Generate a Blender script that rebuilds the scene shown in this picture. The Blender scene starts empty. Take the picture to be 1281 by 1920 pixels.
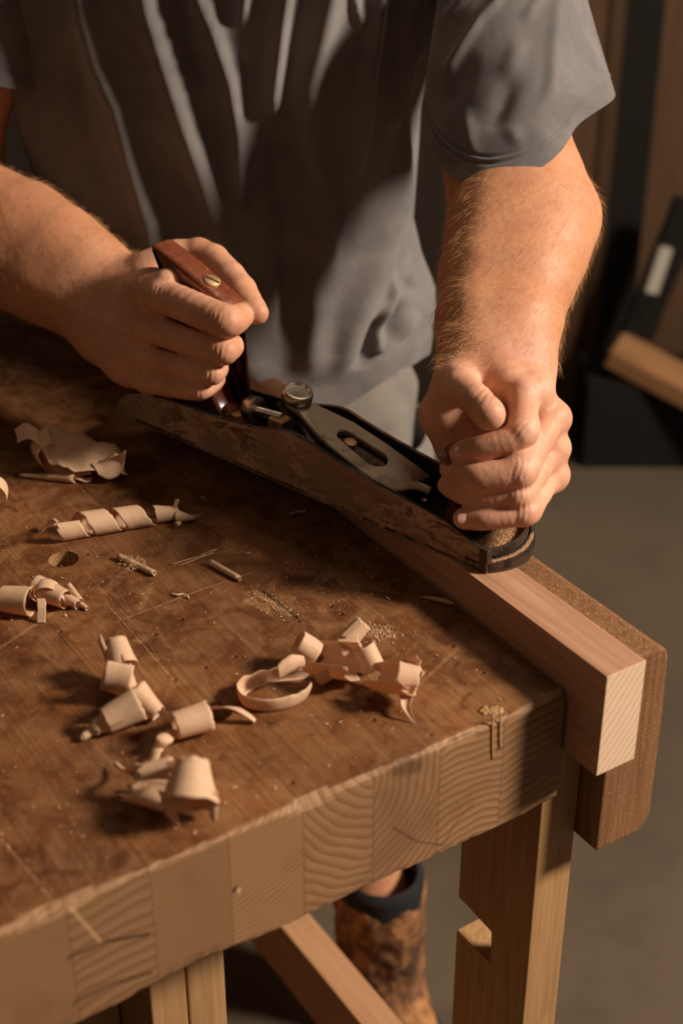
import bpy, bmesh, math, random
import numpy as np
from mathutils import Vector, Matrix
random.seed(7); rng = np.random.default_rng(7)
SC = bpy.context.scene
COL = SC.collection

# ------------------------------------------------------------------ camera
F_PX, CX, CY = 2809.0, 640.5, 960.0
PITCH = math.atan(1630/2809.0)
AZ = math.atan2(2090, 2809/math.cos(PITCH))
FH = np.array([math.sin(AZ), math.cos(AZ), 0.0])
RT = np.array([math.cos(AZ), -math.sin(AZ), 0.0])
FW = math.cos(PITCH)*FH + np.array([0, 0, -math.sin(PITCH)])
UP = math.sin(PITCH)*FH + np.array([0, 0, math.cos(PITCH)])
CAM = np.array([-0.6291, -0.6670, 0.6783])
FLOOR = -0.86

cam_d = bpy.data.cameras.new('camera'); cam = bpy.data.objects.new('camera', cam_d); COL.objects.link(cam)
cam.matrix_world = Matrix(((RT[0], UP[0], -FW[0], CAM[0]), (RT[1], UP[1], -FW[1], CAM[1]), (RT[2], UP[2], -FW[2], CAM[2]), (0, 0, 0, 1)))
cam_d.sensor_fit = 'VERTICAL'; cam_d.sensor_height = 36.0; cam_d.sensor_width = 24.0
cam_d.lens = F_PX/1920*36.0
cam_d.clip_start = 0.05; cam_d.clip_end = 50
cam_d.dof.use_dof = True; cam_d.dof.focus_distance = 1.26; cam_d.dof.aperture_fstop = 3.8
SC.camera = cam

def ray(x, y): return FW + RT*(x-CX)/F_PX - UP*(y-CY)/F_PX
def at(x, y, d): return CAM + ray(x, y)*d
def on(axis, val, x, y):
    r = ray(x, y); return CAM + r*((val-CAM[axis])/r[axis])
def proj(P):
    v = np.asarray(P)-CAM; d = v@FW
    return CX+F_PX*(v@RT)/d, CY-F_PX*(v@UP)/d, d
def BP(x, y, z=0.0): return on(2, z, x, y)          # a point over the bench top

# ------------------------------------------------------------------ light
w = bpy.data.worlds.new('world'); SC.world = w; w.use_nodes = True
w.node_tree.nodes['Background'].inputs[0].default_value = (1.0, 0.70, 0.45, 1)
w.node_tree.nodes['Background'].inputs[1].default_value = 0.05

def area(name, loc, target, size, power, col):
    l = bpy.data.lights.new(name, 'AREA'); l.shape = 'DISK'; l.size = size; l.energy = power; l.color = col
    o = bpy.data.objects.new(name, l); COL.objects.link(o)
    o.location = loc; o.rotation_euler = (Vector(target)-Vector(loc)).to_track_quat('-Z', 'Y').to_euler()
    return o
area('key_lamp', (2.12, -1.52, 1.88), (0.0, 0.32, 0.05), 0.62, 196, (1.0, 0.88, 0.75))
area('fill_lamp', (-1.9, -0.6, 1.9), (0.1, 0.6, 0.0), 1.6, 3.0, (1.0, 0.74, 0.50))
area('room_lamp', (1.0, 0.6, 2.3), (1.6, 2.2, -0.3), 1.0, 9, (1.0, 0.80, 0.60))
SC.view_settings.view_transform = 'Standard'; SC.view_settings.look = 'None'
SC.view_settings.exposure = 0.0; SC.view_settings.gamma = 1.0; SC.view_settings.use_curve_mapping = False

# ------------------------------------------------------------------ helpers
def sRGB(r, g, b):
    f = lambda c: (c/255/12.92) if c/255 <= .04045 else ((c/255+.055)/1.055)**2.4
    return (f(r), f(g), f(b), 1)

def tag(o, label=None, cat=None, group=None, kind=None):
    if label: o['label'] = label
    if cat: o['category'] = cat
    if group: o['group'] = group
    if kind: o['kind'] = kind
    return o
def empty(name, loc=(0, 0, 0), mat=None):
    o = bpy.data.objects.new(name, None); COL.objects.link(o)
    if mat is not None: o.matrix_world = mat
    else: o.location = loc
    o.empty_display_size = .02
    return o
def link(name, me, m=None, parent=None, smooth=True):
    o = bpy.data.objects.new(name, me); COL.objects.link(o)
    if m: me.materials.append(m)
    if smooth:
        me.polygons.foreach_set('use_smooth', [True]*len(me.polygons))
    if parent: o.parent = parent
    return o
def mesh_obj(name, verts, faces, m=None, parent=None, smooth=True):
    me = bpy.data.meshes.new(name); me.from_pydata([tuple(map(float, v)) for v in verts], [], faces); me.update()
    return link(name, me, m, parent, smooth)
def bm_obj(name, bm, m=None, parent=None, smooth=False, bevel=0, seg=2):
    if bevel: bmesh.ops.bevel(bm, geom=bm.edges[:], offset=bevel, segments=seg, affect='EDGES', profile=.6)
    bmesh.ops.recalc_face_normals(bm, faces=bm.faces[:])
    me = bpy.data.meshes.new(name); bm.to_mesh(me); bm.free()
    return link(name, me, m, parent, smooth)
def autosmooth(o, ang=40):
    me = o.data; me.polygons.foreach_set('use_smooth', [True]*len(me.polygons))
    bm = bmesh.new(); bm.from_mesh(me)
    for e in bm.edges:
        if len(e.link_faces) == 2 and e.calc_face_angle(0) > math.radians(ang): e.smooth = False
    bm.to_mesh(me); bm.free(); return o
def add_box(bm, lo, hi):
    vs = [bm.verts.new((x, y, z)) for x in (lo[0], hi[0]) for y in (lo[1], hi[1]) for z in (lo[2], hi[2])]
    for f in ((0, 1, 3, 2), (4, 6, 7, 5), (0, 4, 5, 1), (2, 3, 7, 6), (0, 2, 6, 4), (1, 5, 7, 3)):
        bm.faces.new([vs[i] for i in f])
def box(name, lo, hi, m, parent=None, bevel=.0015):
    bm = bmesh.new(); add_box(bm, lo, hi); o = bm_obj(name, bm, m, parent, False, bevel); return o
def prism(name, poly, vec, m, parent=None, bevel=0):
    """extrude the closed 3-D polygon along vec"""
    bm = bmesh.new(); a = [bm.verts.new(tuple(p)) for p in poly]; b = [bm.verts.new(tuple(np.asarray(p)+np.asarray(vec))) for p in poly]
    n = len(poly); bm.faces.new(a); bm.faces.new(b[::-1])
    for i in range(n): bm.faces.new((a[i], b[i], b[(i+1) % n], a[(i+1) % n]))
    return bm_obj(name, bm, m, parent, False, bevel)
def basis(ax):
    ax = np.asarray(ax, float); ax = ax/np.linalg.norm(ax)
    h = np.array([0, 0, 1.]) if abs(ax[2]) < .9 else np.array([1., 0, 0])
    e1 = np.cross(h, ax); e1 /= np.linalg.norm(e1); e2 = np.cross(ax, e1)
    return ax, e1, e2
def lathe(name, prof, c, ax, m, parent=None, n=40, rim=None):
    """prof: (radius, height) list; rim(k, i) may scale a radius to knurl it"""
    ax, e1, e2 = basis(ax); V = []; Fc = []
    for i, (r, h) in enumerate(prof):
        for k in range(n):
            a = 2*math.pi*k/n; rr = r*(rim(k, i) if rim else 1)
            V.append(np.asarray(c)+ax*h+(e1*math.cos(a)+e2*math.sin(a))*rr)
    for i in range(len(prof)-1):
        for k in range(n):
            Fc.append((i*n+k, i*n+(k+1) % n, (i+1)*n+(k+1) % n, (i+1)*n+k))
    Fc.append(tuple(range(n))[::-1]); Fc.append(tuple((len(prof)-1)*n+k for k in range(n)))
    o = mesh_obj(name, V, Fc, m, parent); return autosmooth(o, 45)

# ------------------------------------------------------------------ materials
class NT:
    def __init__(s, name):
        s.m = bpy.data.materials.new(name); s.m.use_nodes = True; s.t = s.m.node_tree
        s.b = s.t.nodes['Principled BSDF']; s.out = s.t.nodes['Material Output']
    def n(s, typ, ins=None, **kw):
        nd = s.t.nodes.new(typ)
        for k, v in kw.items(): setattr(nd, k, v)
        for k, v in (ins or {}).items():
            if isinstance(v, bpy.types.NodeSocket): s.t.links.new(v, nd.inputs[k])
            else: nd.inputs[k].default_value = v
        return nd
    def math(s, op, a, b=0.0, c=None):
        d = {0: a, 1: b}
        if c is not None: d[2] = c
        return s.n('ShaderNodeMath', d, operation=op).outputs[0]
    def pos(s): return s.n('ShaderNodeTexCoord').outputs['Object']
    def map(s, v, scale=(1, 1, 1), loc=(0, 0, 0), rot=(0, 0, 0)):
        return s.n('ShaderNodeMapping', {'Vector': v, 'Scale': scale, 'Location': loc, 'Rotation': rot}).outputs[0]
    def noise(s, v, sc, det=4, rough=.55, dist=0):
        return s.n('ShaderNodeTexNoise', {'Vector': v, 'Scale': sc, 'Detail': det, 'Roughness': rough, 'Distortion': dist}).outputs['Fac']
    def ramp(s, f, stops, interp='LINEAR'):
        nd = s.n('ShaderNodeValToRGB', {'Fac': f}); cr = nd.color_ramp; cr.interpolation = interp
        while len(cr.elements) < len(stops): cr.elements.new(.5)
        for e, (p, c) in zip(cr.elements, stops):
            e.position = p; e.color = c if hasattr(c, '__len__') else (c, c, c, 1)
        return nd.outputs[0]
    def mix(s, f, a, b, blend='MIX'):
        nd = s.t.nodes.new('ShaderNodeMix'); nd.data_type = 'RGBA'; nd.blend_type = blend
        for k, v in ((0, f), (6, a), (7, b)):
            if isinstance(v, bpy.types.NodeSocket): s.t.links.new(v, nd.inputs[k])
            else: nd.inputs[k].default_value = v
        return nd.outputs[2]
    def xyz(s, v): return s.n('ShaderNodeSeparateXYZ', {0: v}).outputs
    def seg(s, p, a, b, wd, soft=.5):
        """1 on the line a-b, 0 further than wd from it"""
        a = Vector([float(q) for q in a]); b = Vector([float(q) for q in b]); ab = b-a; L2 = ab.length_squared
        vm = lambda op, x, y: s.n('ShaderNodeVectorMath', {0: x, 1: y}, operation=op)
        pa = vm('SUBTRACT', p, a).outputs[0]
        if L2 < 1e-9: d = s.n('ShaderNodeVectorMath', {0: pa}, operation='LENGTH').outputs['Value']
        else:
            t = s.n('ShaderNodeClamp', {0: s.math('DIVIDE', vm('DOT_PRODUCT', pa, ab).outputs['Value'], L2)}).outputs[0]
            q = s.n('ShaderNodeVectorMath', {0: ab, 'Scale': t}, operation='SCALE').outputs[0]
            d = s.n('ShaderNodeVectorMath', {0: vm('SUBTRACT', pa, q).outputs[0]}, operation='LENGTH').outputs['Value']
        return s.n('ShaderNodeMapRange', {0: d, 1: wd*soft, 2: wd, 3: 1.0, 4: 0.0}).outputs[0]
    def segs(s, p, L):
        m = None
        for a, b, wd, k in L:
            q = s.math('MULTIPLY', s.seg(p, a, b, wd), k); m = q if m is None else s.math('MAXIMUM', m, q)
        return m
    def set(s, **kw):
        for k, v in kw.items():
            k = {'base': 'Base Color', 'rough': 'Roughness', 'metal': 'Metallic', 'spec': 'Specular IOR Level', 'coat': 'Coat Weight', 'coatr': 'Coat Roughness', 'sss': 'Subsurface Weight', 'sheen': 'Sheen Weight'}.get(k, k)
            if isinstance(v, bpy.types.NodeSocket): s.t.links.new(v, s.b.inputs[k])
            else: s.b.inputs[k].default_value = v
        return s
    def bump(s, h, strength=.5, dist=.001, prev=None):
        ins = {'Height': h, 'Strength': strength, 'Distance': dist}
        if prev is not None: ins['Normal'] = prev
        o = s.n('ShaderNodeBump', ins).outputs[0]
        s.t.links.new(o, s.b.inputs['Normal']); return o

BW = 0.0577                                    # width of one laminated board
def board_rings(s, p):
    """growth rings through the laminated slab, each board cut from its own log"""
    x, y, z = s.xyz(p)[:3]
    idx = s.math('FLOOR', s.math('DIVIDE', s.math('MULTIPLY', x, -1.0), BW))
    f = s.math('DIVIDE', s.math('ADD', idx, .5), 16.0)
    pars = [(.40, -1.0, .86), (.55, -.95, .84), (.95, .25, .80), (.16, .50, .90), (.95, .9, .42), (.55, -1.0, .30), (.42, -.9, 1.0), (.2, -.8, .4),
            (.6, .5, .5), (.3, -.5, .6), (.8, .3, .4), (.4, -.4, .7), (.5, .4, .5), (.6, -.5, .4), (.3, .3, .5), (.5, -.6, .5)]
    r = s.ramp(f, [((i)/16.0, (a, b*.5+.5, c, 1)) for i, (a, b, c) in enumerate(pars)], 'CONSTANT')
    cr = s.n('ShaderNodeSeparateColor', {0: r}).outputs
    bx = s.math('ADD', s.math('MULTIPLY', x, -1.0), s.math('MULTIPLY', idx, -BW))     # 0..BW across the board
    dx = s.math('SUBTRACT', bx, s.math('MULTIPLY_ADD', cr[0], .16, -.06))
    dz = s.math('SUBTRACT', z, s.math('MULTIPLY_ADD', s.math('SUBTRACT', cr[1], .5), .34, -.05))
    nz = s.noise(s.map(p, (16, 2.0, 16)), 1.0, 2, .5)
    rr = s.math('SQRT', s.math('ADD', s.math('MULTIPLY', dx, dx), s.math('MULTIPLY', dz, dz)))
    rr = s.math('ADD', rr, s.math('MULTIPLY', nz, .020))
    fr = s.math('MULTIPLY_ADD', s.math('SUBTRACT', 1.0, cr[2]), 260.0, 100.0)
    ph = s.math('FRACT', s.math('MULTIPLY', rr, fr))
    gap = s.math('LESS_THAN', s.math('ABSOLUTE', s.math('SUBTRACT', s.math('ABSOLUTE', s.math('SUBTRACT', bx, BW/2)), BW/2)), .0005)
    return ph, idx, gap

def mat_bench_side():
    s = NT('bench_wood'); p = s.pos(); ph, idx, gap = board_rings(s, p)
    c = s.ramp(ph, [(0, sRGB(172, 132, 92)), (.45, sRGB(160, 118, 80)), (.80, sRGB(132, 92, 58)), (.93, sRGB(112, 74, 44)), (1, sRGB(166, 124, 86))])
    rnd = s.n('ShaderNodeTexWhiteNoise', {'W': idx}, noise_dimensions='1D').outputs[0]
    c = s.mix(s.math('MULTIPLY', rnd, .35), c, sRGB(128, 92, 62))
    st = s.ramp(s.noise(s.map(p, (9, 9, 12), (3, 0, 1)), 1.0, 4, .6, .6), [(.52, 0), (.68, 1)])
    c = s.mix(s.math('MULTIPLY', st, .45), c, sRGB(104, 70, 44))
    c = s.mix(s.math('MULTIPLY', s.noise(p, 420, 2), .35), c, sRGB(146, 108, 74))
    c = s.mix(s.math('MULTIPLY', gap, .45), c, sRGB(84, 56, 36))
    E_ = lambda x_, y_: on(1, .0, x_, y_)
    dk = s.segs(p, [(E_(738, 1552), E_(782, 1578), .0016, .5), (E_(782, 1578), E_(832, 1585), .0010, .6), (E_(832, 1585), E_(852, 1545), .0008, .6), (E_(852, 1545), E_(888, 1506), .0008, .6),
        (E_(748, 1440), E_(778, 1438), .0085, .55), (E_(130, 1795), E_(200, 1765), .0026, .6), (E_(200, 1765), E_(278, 1752), .0022, .8), (E_(140, 1880), E_(210, 1845), .0030, .5), (E_(210, 1845), E_(282, 1824), .0026, .6), (E_(442, 1668), E_(442, 1668), .0036, .9)])
    c = s.mix(dk, c, sRGB(74, 46, 28))
    lt = s.segs(p, [(E_(122, 1690), E_(188, 1765), .0016, .6), (E_(364, 1806), E_(424, 1799), .0012, .8), (E_(448, 1668), E_(448, 1672), .0022, .9), (E_(1054, 1455), E_(1050, 1475), .0025, .7)])
    c = s.mix(lt, c, sRGB(216, 172, 124))
    s.set(base=c, rough=.62, spec=.3)
    b = s.bump(ph, .35, .0006); b = s.bump(s.noise(s.map(p, (1, .2, 1)), 900, 3), .3, .0006, b)
    return s.m
def mat_bench_top():
    s = NT('worn_stained_bench_top'); p = s.pos(); ph, idx, gap = board_rings(s, p)
    grain = s.noise(s.map(p, (420, 12, 60)), 1.0, 5, .6)
    big = s.noise(p, 9, 5, .6, .5); mid = s.noise(p, 38, 6, .65, .8); fine = s.noise(p, 420, 3, .7)
    c = s.ramp(big, [(.32, sRGB(76, 42, 20)), (.5, sRGB(116, 70, 36)), (.64, sRGB(146, 94, 54))])
    c = s.mix(s.ramp(mid, [(.44, 0), (.62, .7)]), c, sRGB(156, 110, 70))
    c = s.mix(s.math('MULTIPLY', s.ramp(mid, [(.28, 1), (.44, 0)]), .85), c, sRGB(60, 34, 18))
    c = s.mix(s.math('MULTIPLY', s.ramp(grain, [(.35, 1), (.6, 0)]), .45), c, sRGB(70, 42, 24))
    rnd = s.n('ShaderNodeTexWhiteNoise', {'W': idx}, noise_dimensions='1D').outputs[0]
    c = s.mix(s.math('MULTIPLY', rnd, .28), c, sRGB(84, 50, 28))
    # scratches: long thin lines in three directions
    scr = None
    for k, (rot, sc, th) in enumerate([(.35, 44, .012), (-.9, 34, .008), (1.35, 40, .010), (.05, 60, .010)]):
        q = s.map(p, (1, .06, 1), (k*.37, k*.11, 0), (0, 0, rot)) if k != 3 else s.map(p, (1, .03, 1))
        v = s.n('ShaderNodeTexVoronoi', {'Vector': s.map(p, (sc, sc*.05, 1), (k*1.7, k, 0), (0, 0, rot)), 'Scale': 1.0}, feature='DISTANCE_TO_EDGE').outputs[0]
        msk = s.ramp(s.noise(p, 14+3*k, 3), [(.54, 0), (.66, 1)])
        l = s.math('MULTIPLY', s.math('LESS_THAN', v, th), msk)
        scr = l if scr is None else s.math('MAXIMUM', scr, l)
    c = s.mix(s.math('MULTIPLY', scr, .30), c, sRGB(150, 110, 74))
    # pale wood dust lying in the pores
    dust = s.math('MULTIPLY', s.ramp(fine, [(.56, 0), (.68, 1)]), s.ramp(s.noise(p, 17, 4, .6), [(.45, .08), (.65, .9)]))
    c = s.mix(s.math('MULTIPLY', dust, .5), c, sRGB(176, 140, 100))
    pit = s.n('ShaderNodeTexVoronoi', {'Vector': p, 'Scale': 34.0}, feature='F1').outputs['Distance']
    pm = s.math('MULTIPLY', s.ramp(pit, [(.04, 1), (.10, 0)]), s.ramp(s.noise(p, 21, 1), [(.55, 0), (.6, 1)]))
    c = s.mix(s.math('MULTIPLY', pm, .7), c, sRGB(44, 26, 14))
    c = s.mix(s.math('MULTIPLY', gap, .35), c, sRGB(50, 30, 18))
    T_ = lambda x_, y_: on(2, .0, x_, y_)
    brk = s.ramp(s.noise(p, 160, 3, .7), [(.40, .15), (.6, 1)])
    ls = s.segs(p, [(T_(200, 1130), T_(330, 1278), .0008, .8), (T_(-10, 1222), T_(100, 1150), .0022, .45), (T_(100, 1150), T_(158, 1113), .0016, .6), (T_(215, 1168), T_(380, 1105), .0010, .7), (T_(380, 1105), T_(505, 1064), .0008, .8),
        (T_(198, 1108), T_(246, 1062), .0050, .35), (T_(264, 1140), T_(288, 1096), .0036, .35), (T_(0, 1570), T_(112, 1700), .0014, .5), (T_(770, 1300), T_(862, 1215), .0022, .35), (T_(100, 738), T_(205, 702), .0080, .45),
        (T_(335, 1060), T_(470, 1020), .0007, .6), (T_(150, 985), T_(330, 1290), .0006, .3), (T_(480, 1110), T_(545, 1152), .0040, .6), (T_(465, 1128), T_(500, 1140), .0050, .6), (T_(695, 1180), T_(735, 1192), .0050, .5), (T_(830, 1400), T_(1055, 1302), .0030, .45), (T_(430, 1560), T_(800, 1412), .0034, .5)])
    c = s.mix(s.math('MULTIPLY', ls, brk), c, sRGB(182, 138, 96))
    pts_ = [(340, 1162), (291, 1190), (112, 1185), (620, 1137), (640, 1152), (327, 1275), (440, 1232), (848, 1212), (700, 1350), (905, 1262), (228, 1240), (560, 1165)]
    pk = s.segs(p, [(T_(x_, y_), T_(x_, y_), .0024, .6) for x_, y_ in pts_]+[(T_(492, 1108), T_(556, 1158), .0014, 1.0), (T_(505, 1112), T_(540, 1145), .0010, 1.0)])
    c = s.mix(s.math('MULTIPLY', pk, .75), c, sRGB(40, 24, 14))
    s.set(base=c, rough=s.ramp(mid, [(.3, .38), (.7, .62)]), spec=.35)
    h = s.math('ADD', s.math('MULTIPLY', grain, .35), s.math('MULTIPLY', mid, .6))
    h = s.math('SUBTRACT', h, s.math('MULTIPLY', s.math('MAXIMUM', pm, pk), 3.0)); h = s.math('ADD', h, s.math('MULTIPLY', ls, -.8)); h = s.math('SUBTRACT', h, s.math('MULTIPLY', scr, .6))
    h = s.math('SUBTRACT', h, s.math('MULTIPLY', gap, 1.2)); h = s.math('ADD', h, s.math('MULTIPLY', dust, .4))
    s.bump(h, .8, .0007); return s.m
def mat_wood(name, cols, gs=(90, 4, 90), axis='Y', rough=.55, bump=.25, ring=0.6, speck=0, ringsc=14.):
    """planed timber: fine streaks along one axis with darker ring lines"""
    s = NT(name); p = s.pos()
    L = {'X': (.04, 1, 1), 'Y': (1, .04, 1), 'Z': (1, 1, .04)}[axis]
    st = s.noise(s.map(p, tuple(l*220 for l in L)), 1.0, 5, .6)
    lr = s.noise(s.map(p, tuple(l*ringsc for l in L)), 1.0, 2, .5, .4)
    ph = s.math('FRACT', s.math('MULTIPLY', lr, 9.0))
    a, b, c3 = cols
    c = s.ramp(st, [(.3, b), (.65, a)])
    c = s.mix(s.math('MULTIPLY', s.ramp(ph, [(.6, 0), (.92, 1), (1, 0)]), ring), c, c3)
    if speck:
        c = s.mix(s.math('MULTIPLY', s.ramp(s.noise(p, 700, 2, .7), [(.6, 0), (.7, 1)]), speck), c, sRGB(214, 172, 126))
    s.set(base=c, rough=rough, spec=.3); s.bump(st, bump, .0006); return s.m
def mat_metal(name, col, rough=.35, metal=1.0, grime=None, gs=60, bump=.15, lo=.45, hi=.62):
    s = NT(name); p = s.pos(); c = col
    n1 = s.noise(p, gs, 6, .65, .6)
    if grime: c = s.mix(s.ramp(n1, [(lo, 0), (hi, 1)]), col, grime)
    s.set(base=c, rough=s.ramp(n1, [(.3, rough*.8), (.7, min(1, rough*1.5))]), metal=metal); s.bump(s.noise(p, 500, 4), bump, .0004); return s.m

M = {}
M['bench_side'] = mat_bench_side(); M['bench_top'] = mat_bench_top()
M['stock'] = mat_wood('planed_pale_wood', (sRGB(190, 146, 116), sRGB(166, 120, 90), sRGB(140, 94, 66)), rough=.5, ring=.3, ringsc=16.)
M['oak_leg'] = mat_wood('pale_leg_wood', (sRGB(188, 146, 100), sRGB(166, 122, 80), sRGB(134, 92, 56)), axis='Z', ring=.3)
M['rail'] = mat_wood('rail_wood', (sRGB(196, 148, 108), sRGB(178, 130, 92), sRGB(150, 104, 70)), ring=.25)
M['jaw'] = mat_wood('worn_vise_wood', (sRGB(140, 98, 64), sRGB(112, 76, 48), sRGB(84, 54, 34)), axis='Z', rough=.55, ring=.5, speck=.5, bump=.5, ringsc=40.)
def mat_endgrain():
    s = NT('pale_end_grain'); p = s.pos()
    q = s.map(p, (1, 1, 1), (0, 0, 0), (0, math.radians(-38), 0)); n1 = s.noise(p, 25, 3)
    x, y, z = s.xyz(q)[:3]
    ph = s.math('FRACT', s.math('ADD', s.math('MULTIPLY', x, 165.0), s.math('MULTIPLY', n1, 1.8)))
    c = s.ramp(ph, [(0, sRGB(238, 206, 176)), (.6, sRGB(230, 196, 164)), (.88, sRGB(206, 164, 130)), (1, sRGB(236, 204, 172))])
    c = s.mix(s.math('MULTIPLY', s.noise(p, 800, 2), .25), c, sRGB(214, 174, 140))
    s.set(base=c, rough=.7, spec=.2); s.bump(ph, .15, .0004); return s.m
M['stock_end'] = mat_endgrain()
M['iron'] = mat_metal('dark_worn_iron', sRGB(96, 80, 66), .5, .75, sRGB(58, 40, 28), 55, .5)
def mat_iron_side():
    s = NT('patinated_iron_side'); p = s.pos()
    n1 = s.noise(s.map(p, (.4, 1, 1)), 52, 9, .78, .5); n2 = s.noise(p, 16, 3)
    c = s.ramp(n1, [(.36, sRGB(104, 78, 58)), (.47, sRGB(142, 112, 88)), (.52, sRGB(196, 164, 134)), (.58, sRGB(112, 80, 58))])
    c = s.mix(s.ramp(n2, [(.42, 0), (.58, .85)]), c, sRGB(140, 114, 92))
    s.set(base=c, rough=s.ramp(n1, [(.4, .38), (.6, .7)]), metal=.25); s.bump(n1, .4, .0005); return s.m
M['iron_side'] = mat_iron_side()
M['black'] = mat_metal('black_japanned_paint', sRGB(30, 28, 28), .45, .1, sRGB(58, 46, 36), 40, .3, .55, .75)
M['steel'] = mat_metal('scuffed_steel', sRGB(196, 184, 168), .30, 1., sRGB(150, 118, 86), 45, .2, .5, .75)
M['cap'] = mat_metal('tarnished_lever_cap', sRGB(170, 154, 134), .42, .85, sRGB(120, 96, 70), 30, .25, .48, .7)
M['brass'] = mat_metal('dull_brass', sRGB(206, 168, 116), .5, .7, sRGB(140, 96, 54), 80, .2, .5, .7)
M['slot'] = mat_metal('slot_dark', sRGB(40, 26, 16), .7, .2)
def mat_tote():
    s = NT('red_brown_lacquer'); p = s.pos(); n1 = s.noise(s.map(p, (1, 1, .2)), 120, 4); n2 = s.noise(p, 50, 6, .7, 1)
    c = s.ramp(n1, [(.3, sRGB(96, 48, 30)), (.7, sRGB(132, 70, 44))])
    c = s.mix(s.ramp(n2, [(.60, 0), (.68, .7)]), c, sRGB(196, 130, 86))
    s.set(base=c, rough=.26, spec=.5, coat=.4, coatr=.2); s.bump(n2, .15, .0005); return s.m
M['tote'] = mat_tote()
def mat_skin(name='skin'):
    s = NT(name); p = s.pos()
    n1 = s.noise(p, 22, 4, .6); n2 = s.noise(p, 160, 4, .65); n3 = s.noise(p, 900, 3, .6)
    c = s.ramp(n1, [(.3, sRGB(196, 138, 108)), (.5, sRGB(212, 156, 126)), (.7, sRGB(222, 170, 142))])
    tn = s.n('ShaderNodeAttribute', attribute_name='tan').outputs['Fac']
    c = s.mix(tn, c, s.ramp(n1, [(.3, sRGB(182, 122, 88)), (.7, sRGB(204, 146, 108))]))
    c = s.mix(s.math('MULTIPLY', s.ramp(n2, [(.5, 0), (.72, 1)]), .35), c, sRGB(176, 104, 78))
    v = s.n('ShaderNodeTexVoronoi', {'Vector': s.map(p, (1, 1, 1)), 'Scale': 700.0}, feature='DISTANCE_TO_EDGE').outputs[0]
    s.set(base=c, rough=.52, spec=.4, sss=.25); s.b.inputs['Subsurface Radius'].default_value = (1, .35, .2); s.b.inputs['Subsurface Scale'].default_value = .006
    b = s.bump(n2, .45, .0010); b = s.bump(v, .4, .0004, b); s.bump(n3, .35, .0003, b); return s.m
M['skin'] = mat_skin()
s = NT('fingernail'); s.set(base=sRGB(222, 168, 144), rough=.3, spec=.5, sss=.2); M['nail'] = s.m
s.b.inputs['Subsurface Scale'].default_value = .003
s = NT('blond_arm_hair'); s.set(base=sRGB(216, 164, 104), rough=.45); M['hair'] = s.m
def mat_cloth(name, a, b, sc=1.):
    s = NT(name); p = s.pos(); n1 = s.noise(p, 9, 5, .65, .5); n2 = s.noise(p, 60, 4)
    c = s.ramp(n1, [(.3, a), (.7, b)]); c = s.mix(s.math('MULTIPLY', n2, .25), c, b)
    wv = s.noise(s.map(p, (1, 1, .35)), 1500*sc, 2, .7)
    s.set(base=c, rough=.92, spec=.1, sheen=.25); x = s.bump(wv, .35, .0005); s.bump(n2, .2, .002, x); return s.m
M['shirt'] = mat_cloth('washed_grey_jersey', sRGB(88, 83, 83), sRGB(128, 121, 117))
M['shorts'] = mat_cloth('grey_cotton_twill', sRGB(108, 100, 93), sRGB(128, 119, 109))
s = NT('brown_rough_leather'); p = s.pos(); n1 = s.noise(p, 26, 6, .65, .8)
s.set(base=s.ramp(n1, [(.35, sRGB(66, 40, 22)), (.5, sRGB(124, 82, 48)), (.66, sRGB(176, 122, 72))]), rough=.8); s.bump(n1, .8, .004); M['leather'] = s.m
s = NT('black_sock'); s.set(base=sRGB(20, 19, 20), rough=.9); M['sock'] = s.m
def mat_shaving():
    s = NT('thin_wood_shaving'); uv = s.n('ShaderNodeUVMap').outputs[0]
    g = s.noise(s.map(uv, (1.2, 34, 1)), 1.0, 5, .65); g2 = s.noise(s.map(uv, (6, 3, 1)), 1.0, 3); g3 = s.noise(s.map(uv, (90, 5, 1)), 1.0, 2)
    c = s.ramp(g, [(.3, sRGB(222, 178, 138)), (.6, sRGB(242, 210, 176)), (.8, sRGB(248, 222, 192))])
    c = s.mix(s.math('MULTIPLY', g2, .35), c, sRGB(214, 166, 124))
    s.set(base=c, rough=.55, spec=.3)
    tr = s.n('ShaderNodeBsdfTranslucent', {'Color': sRGB(232, 170, 108)}); mx = s.n('ShaderNodeMixShader', {0: .28, 1: s.b.outputs[0], 2: tr.outputs[0]})
    s.t.links.new(mx.outputs[0], s.out.inputs[0]); b = s.bump(g, .5, .0004); s.bump(g3, .35, .0004, b); return s.m
M['shaving'] = mat_shaving()
s = NT('sawdust'); p = s.pos(); s.set(base=s.ramp(s.noise(p, 900, 2), [(.35, sRGB(170, 126, 88)), (.65, sRGB(222, 182, 140))]), rough=.85); M['dust'] = s.m
def mat_floor():
    s = NT('dusty_concrete'); p = s.pos(); n1 = s.noise(p, 1.3, 6, .6); n2 = s.noise(p, 7, 4, .6)
    c = s.ramp(n1, [(.3, sRGB(74, 60, 45)), (.6, sRGB(92, 76, 58))]); c = s.mix(s.ramp(n2, [(.55, 0), (.7, .4)]), c, sRGB(66, 52, 40))
    s.set(base=c, rough=.75); s.bump(n2, .2, .004); return s.m
M['floor'] = mat_floor()
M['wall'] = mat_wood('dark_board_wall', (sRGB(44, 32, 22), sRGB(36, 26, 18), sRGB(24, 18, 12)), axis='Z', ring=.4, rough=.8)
M['post'] = mat_wood('brown_post_wood', (sRGB(86, 60, 36), sRGB(70, 46, 28), sRGB(50, 34, 20)), axis='Z', ring=.4, rough=.75)
s = NT('black_metal_upright'); s.set(base=sRGB(26, 22, 18), rough=.8, spec=.15); M['upright'] = s.m
s = NT('grey_plastic'); s.set(base=sRGB(170, 160, 146), rough=.6); M['grey'] = s.m
M['beam'] = mat_wood('tan_beam', (sRGB(150, 108, 70), sRGB(128, 88, 54), sRGB(96, 64, 38)), axis='X', rough=.75)

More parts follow.
